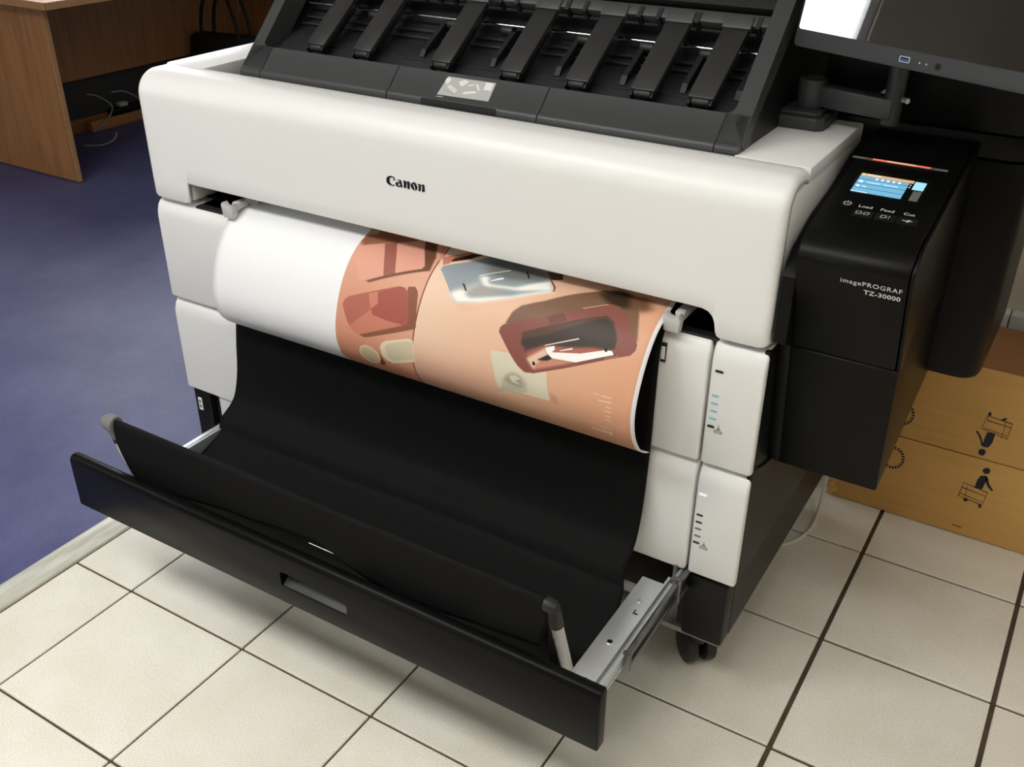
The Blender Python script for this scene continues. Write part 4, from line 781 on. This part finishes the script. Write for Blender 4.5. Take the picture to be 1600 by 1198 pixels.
mslab('mount_plate', black, rrect(.10, .20, .02, .12, .005), -.060, -.036, mo, .002)

# ============================================================ cardboard box
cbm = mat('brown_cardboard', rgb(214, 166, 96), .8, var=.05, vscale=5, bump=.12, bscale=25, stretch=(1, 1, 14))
cbd = mat('cardboard_shaded_top', rgb(146, 98, 56), .85, var=.06, vscale=4, bump=.1, bscale=25)  # box-top shade is put into this darker cardboard colour
bx = empty('cardboard_box', (1.75, .82, 0), 'long brown cardboard box with black handling pictograms on the tiles behind the printer', 'box')
BX0, BX1 = 1.228, 2.35
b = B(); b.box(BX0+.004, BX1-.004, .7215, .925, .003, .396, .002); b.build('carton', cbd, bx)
b = B(); b.box(BX0, BX1, .715, .7195, .002, .1945, .0012); fl1 = lab(b.build('flap', cbm, bx), 'lower flap with upright pictogram')
b = B(); b.box(BX0, BX1, .7152, .7197, .1968, .3975, .0012); fl2 = lab(b.build('flap', cbm, bx), 'upper flap with upside-down pictogram')
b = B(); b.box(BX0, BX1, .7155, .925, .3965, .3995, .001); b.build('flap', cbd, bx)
b = B(); b.grid([[(BX0-.004+.012*u+.006*math.sin(v*9+u*3), .7135-.004*math.sin(v*14)*(1-u), .004+.045*v) for v in np.linspace(0, 1, 8)] for u in np.linspace(0, 1.6, 5)]); lab(b.build('crushed_corner', cbm, bx, solid=.0015), 'crushed lower left corner of the box')
icd = mat('carton_ink_navy', (.012, .014, .024), .7); icl = mat('carton_ink_line', (.09, .045, .012), .8)
for k, (kind, pts) in enumerate(ICONS):
    up2 = sum(p[1] for p in pts)/len(pts) > .195
    b = B(); b.prism(pts, 'Y', .7142 if kind == 'd' else .7144, .7165); bmesh.ops.triangulate(b.bm, faces=[f_ for f_ in b.bm.faces if len(f_.verts) > 5]); b.build('pictogram', icd if kind == 'd' else icl, fl2 if up2 else fl1, smooth=False)
for cx, cz, up2 in ((1.3465, .141, 0), (1.3455, .251, 1)):
    b = B()
    for k in range(22):
        t0 = k*2*math.pi/22; t1 = t0+.15
        b.prism([(cx+.0185*math.cos(t0), cz+.0215*math.sin(t0)), (cx+.0245*math.cos(t0), cz+.028*math.sin(t0)), (cx+.0245*math.cos(t1), cz+.028*math.sin(t1)), (cx+.0185*math.cos(t1), cz+.0215*math.sin(t1))], 'Y', .7142, .7165)
    b.build('dashed_ring', icd, fl2 if up2 else fl1, smooth=False)
b = B(); b.box(1.492, 1.512, .7146, .7165, .0195, .0215); b.build('fine_print', icl, fl1, smooth=False)
# white cable on the floor beside the box
b = B(); pts = spline([(1.218, .70, .10), (1.224, .685, .075), (1.232, .64, .03), (1.236, .585, .006), (1.229, .53, .0045), (1.205, .48, .0045), (1.165, .45, .0045), (1.12, .47, .0045)], 40)
b.tube([tuple(p) for p in pts], .0042, 10); tag(b.build('white_cable', mat('cable_white', (.72, .69, .62), .5), None), 'white cable curving over the tiles from the printer side', 'cable')
# black cable hanging at the side of the printer
b = B(); b.tube([tuple(p) for p in spline([(1.2445, .02, .478), (1.2455, .07, .462), (1.2465, .12, .466), (1.2475, .17, .486)], 12)], .0028, 8); b.build('side_cable', rubber, pr)
b = B(); b.box(1.2425, 1.2465, .085, .105, .460, .474, .001); b.build('cable_clip', steel, pr)

# ============================================================ desk in the background on the left
wood = bpy.data.materials.new('beech_laminate'); wood.use_nodes = True; nt = wood.node_tree; bs = nt.nodes['Principled BSDF']
tc = nt.nodes.new('ShaderNodeTexCoord'); mp2 = nt.nodes.new('ShaderNodeMapping'); mp2.inputs['Scale'].default_value = (14, 14, 1.1); n = nt.nodes.new('ShaderNodeTexNoise'); n.inputs['Scale'].default_value = 3; n.inputs['Detail'].default_value = 8; n.inputs['Distortion'].default_value = .6
r = nt.nodes.new('ShaderNodeValToRGB'); r.color_ramp.elements[0].position = .3; r.color_ramp.elements[1].position = .7; r.color_ramp.elements[0].color = (*rgb(164, 112, 70), 1); r.color_ramp.elements[1].color = (*rgb(190, 138, 90), 1)
nt.links.new(tc.outputs['Object'], mp2.inputs[0]); nt.links.new(mp2.outputs[0], n.inputs['Vector']); nt.links.new(n.outputs[0], r.inputs[0]); nt.links.new(r.outputs[0], bs.inputs['Base Color']); bs.inputs['Roughness'].default_value = .45
edge = mat('pale_edge_band', rgb(186, 142, 98), .5, var=.05, vscale=20)
dk = empty('office_desk', (-2.35, 1.9, 0), 'beech laminate desk along the left wall, its side panel facing the printer', 'desk')
b = B(); b.box(-2.66, -2.078, 1.260, 1.279, .004, .698, .0012); b.build('side_panel', wood, dk, smooth=False)
b = B(); b.box(-2.0775, -2.068, 1.260, 1.2795, .004, .698, .001); b.build('edge_band', edge, dk, smooth=False)
b = B(); b.box(-2.66, -2.078, 2.85, 2.869, .004, .698, .0012); b.build('side_panel', wood, dk, smooth=False)
b = B(); b.box(-2.71, -1.962, 1.205, 2.90, .700, .728, .002); b.build('desk_top', wood, dk, smooth=False)
b = B(); b.box(-1.9615, -1.958, 1.205, 2.90, .7005, .7275, .0008); b.box(-2.71, -1.962, 1.2015, 1.2045, .7005, .7275, .0008); b.build('edge_band', edge, dk, smooth=False)
b = B(); b.box(-2.678, -2.662, 1.279, 2.85, .255, .698, .001); b.build('modesty_panel', wood, dk, smooth=False)
struct_wood = wood
b = B(); b.box(-2.72, -2.704, -3.59, 3.19, 0, .065, .002); struct(b.build('baseboard_left', mat('wood_baseboard', rgb(150, 98, 56), .5, var=.15, vscale=6), None))
# cables and a power strip on the floor under the desk
b = B(); b.box(-2.700, -2.655, 1.93, 2.33, .05, .085, .004); ps = tag(b.build('power_strip', black, None), 'black power strip with a pale plug under the desk', 'power strip')
b = B(); b.box(-2.695, -2.66, 1.985, 2.03, .084, .104, .004); b.build('plug', grey, ps)
b = B(); b.box(-2.700, -2.66, 1.80, 2.20, .0, .05, .003); tag(b.build('wooden_block', mat('bare_wood', rgb(176, 124, 74), .6, var=.2, vscale=12, stretch=(1, .15, 1)), None), 'length of bare wood lying against the wall under the desk', 'wood')
def loop(pts, lab_, r=.0035):
    b = B(); b.tube([tuple(p) for p in spline(pts, 36)], r, 8); tag(b.build('grey_cable', mat('cable_grey', (.34, .34, .34), .5), None), lab_, 'cable', 'cables under the desk')
loop([(-2.655, 1.80, .003), (-2.625, 1.86, .05), (-2.615, 1.90, .11), (-2.63, 1.85, .165), (-2.65, 1.80, .185)], 'grey cable standing in a tall curve by the wood under the desk')
loop([(-2.64, 1.93, .17), (-2.63, 1.99, .165), (-2.63, 2.06, .125), (-2.635, 2.11, .075), (-2.635, 2.14, .056)], 'grey cable arching over to the power strip under the desk')
loop([(-2.50, 1.62, .004), (-2.44, 1.68, .004), (-2.42, 1.73, .02), (-2.43, 1.76, .045)], 'short grey cable end near the desk side panel')
# dark bag standing on the floor beyond the desk
bagm = mat('bag_black', (.010, .010, .010), .7, bump=.2, bscale=300)
bg_ = empty('black_bag', (-2.42, 2.5, 0), 'black bag with long handles standing under the far end of the desk', 'bag')
b = B(); b.hexa([(-2.66, 2.40, .002), (-2.16, 2.40, .002), (-2.16, 2.62, .002), (-2.66, 2.62, .002), (-2.63, 2.46, .37), (-2.19, 2.46, .385), (-2.19, 2.55, .385), (-2.63, 2.55, .37)], .02); b.build('bag_body', bagm, bg_)
for y in (2.462, 2.548):
    b = B(); b.tube([tuple(p) for p in spline([(-2.55, y, .35), (-2.52, y, .50), (-2.43, y, .64), (-2.36, y, .60), (-2.30, y, .46), (-2.28, y, .35)], 24)], .009, 8); b.build('handle', bagm, bg_)
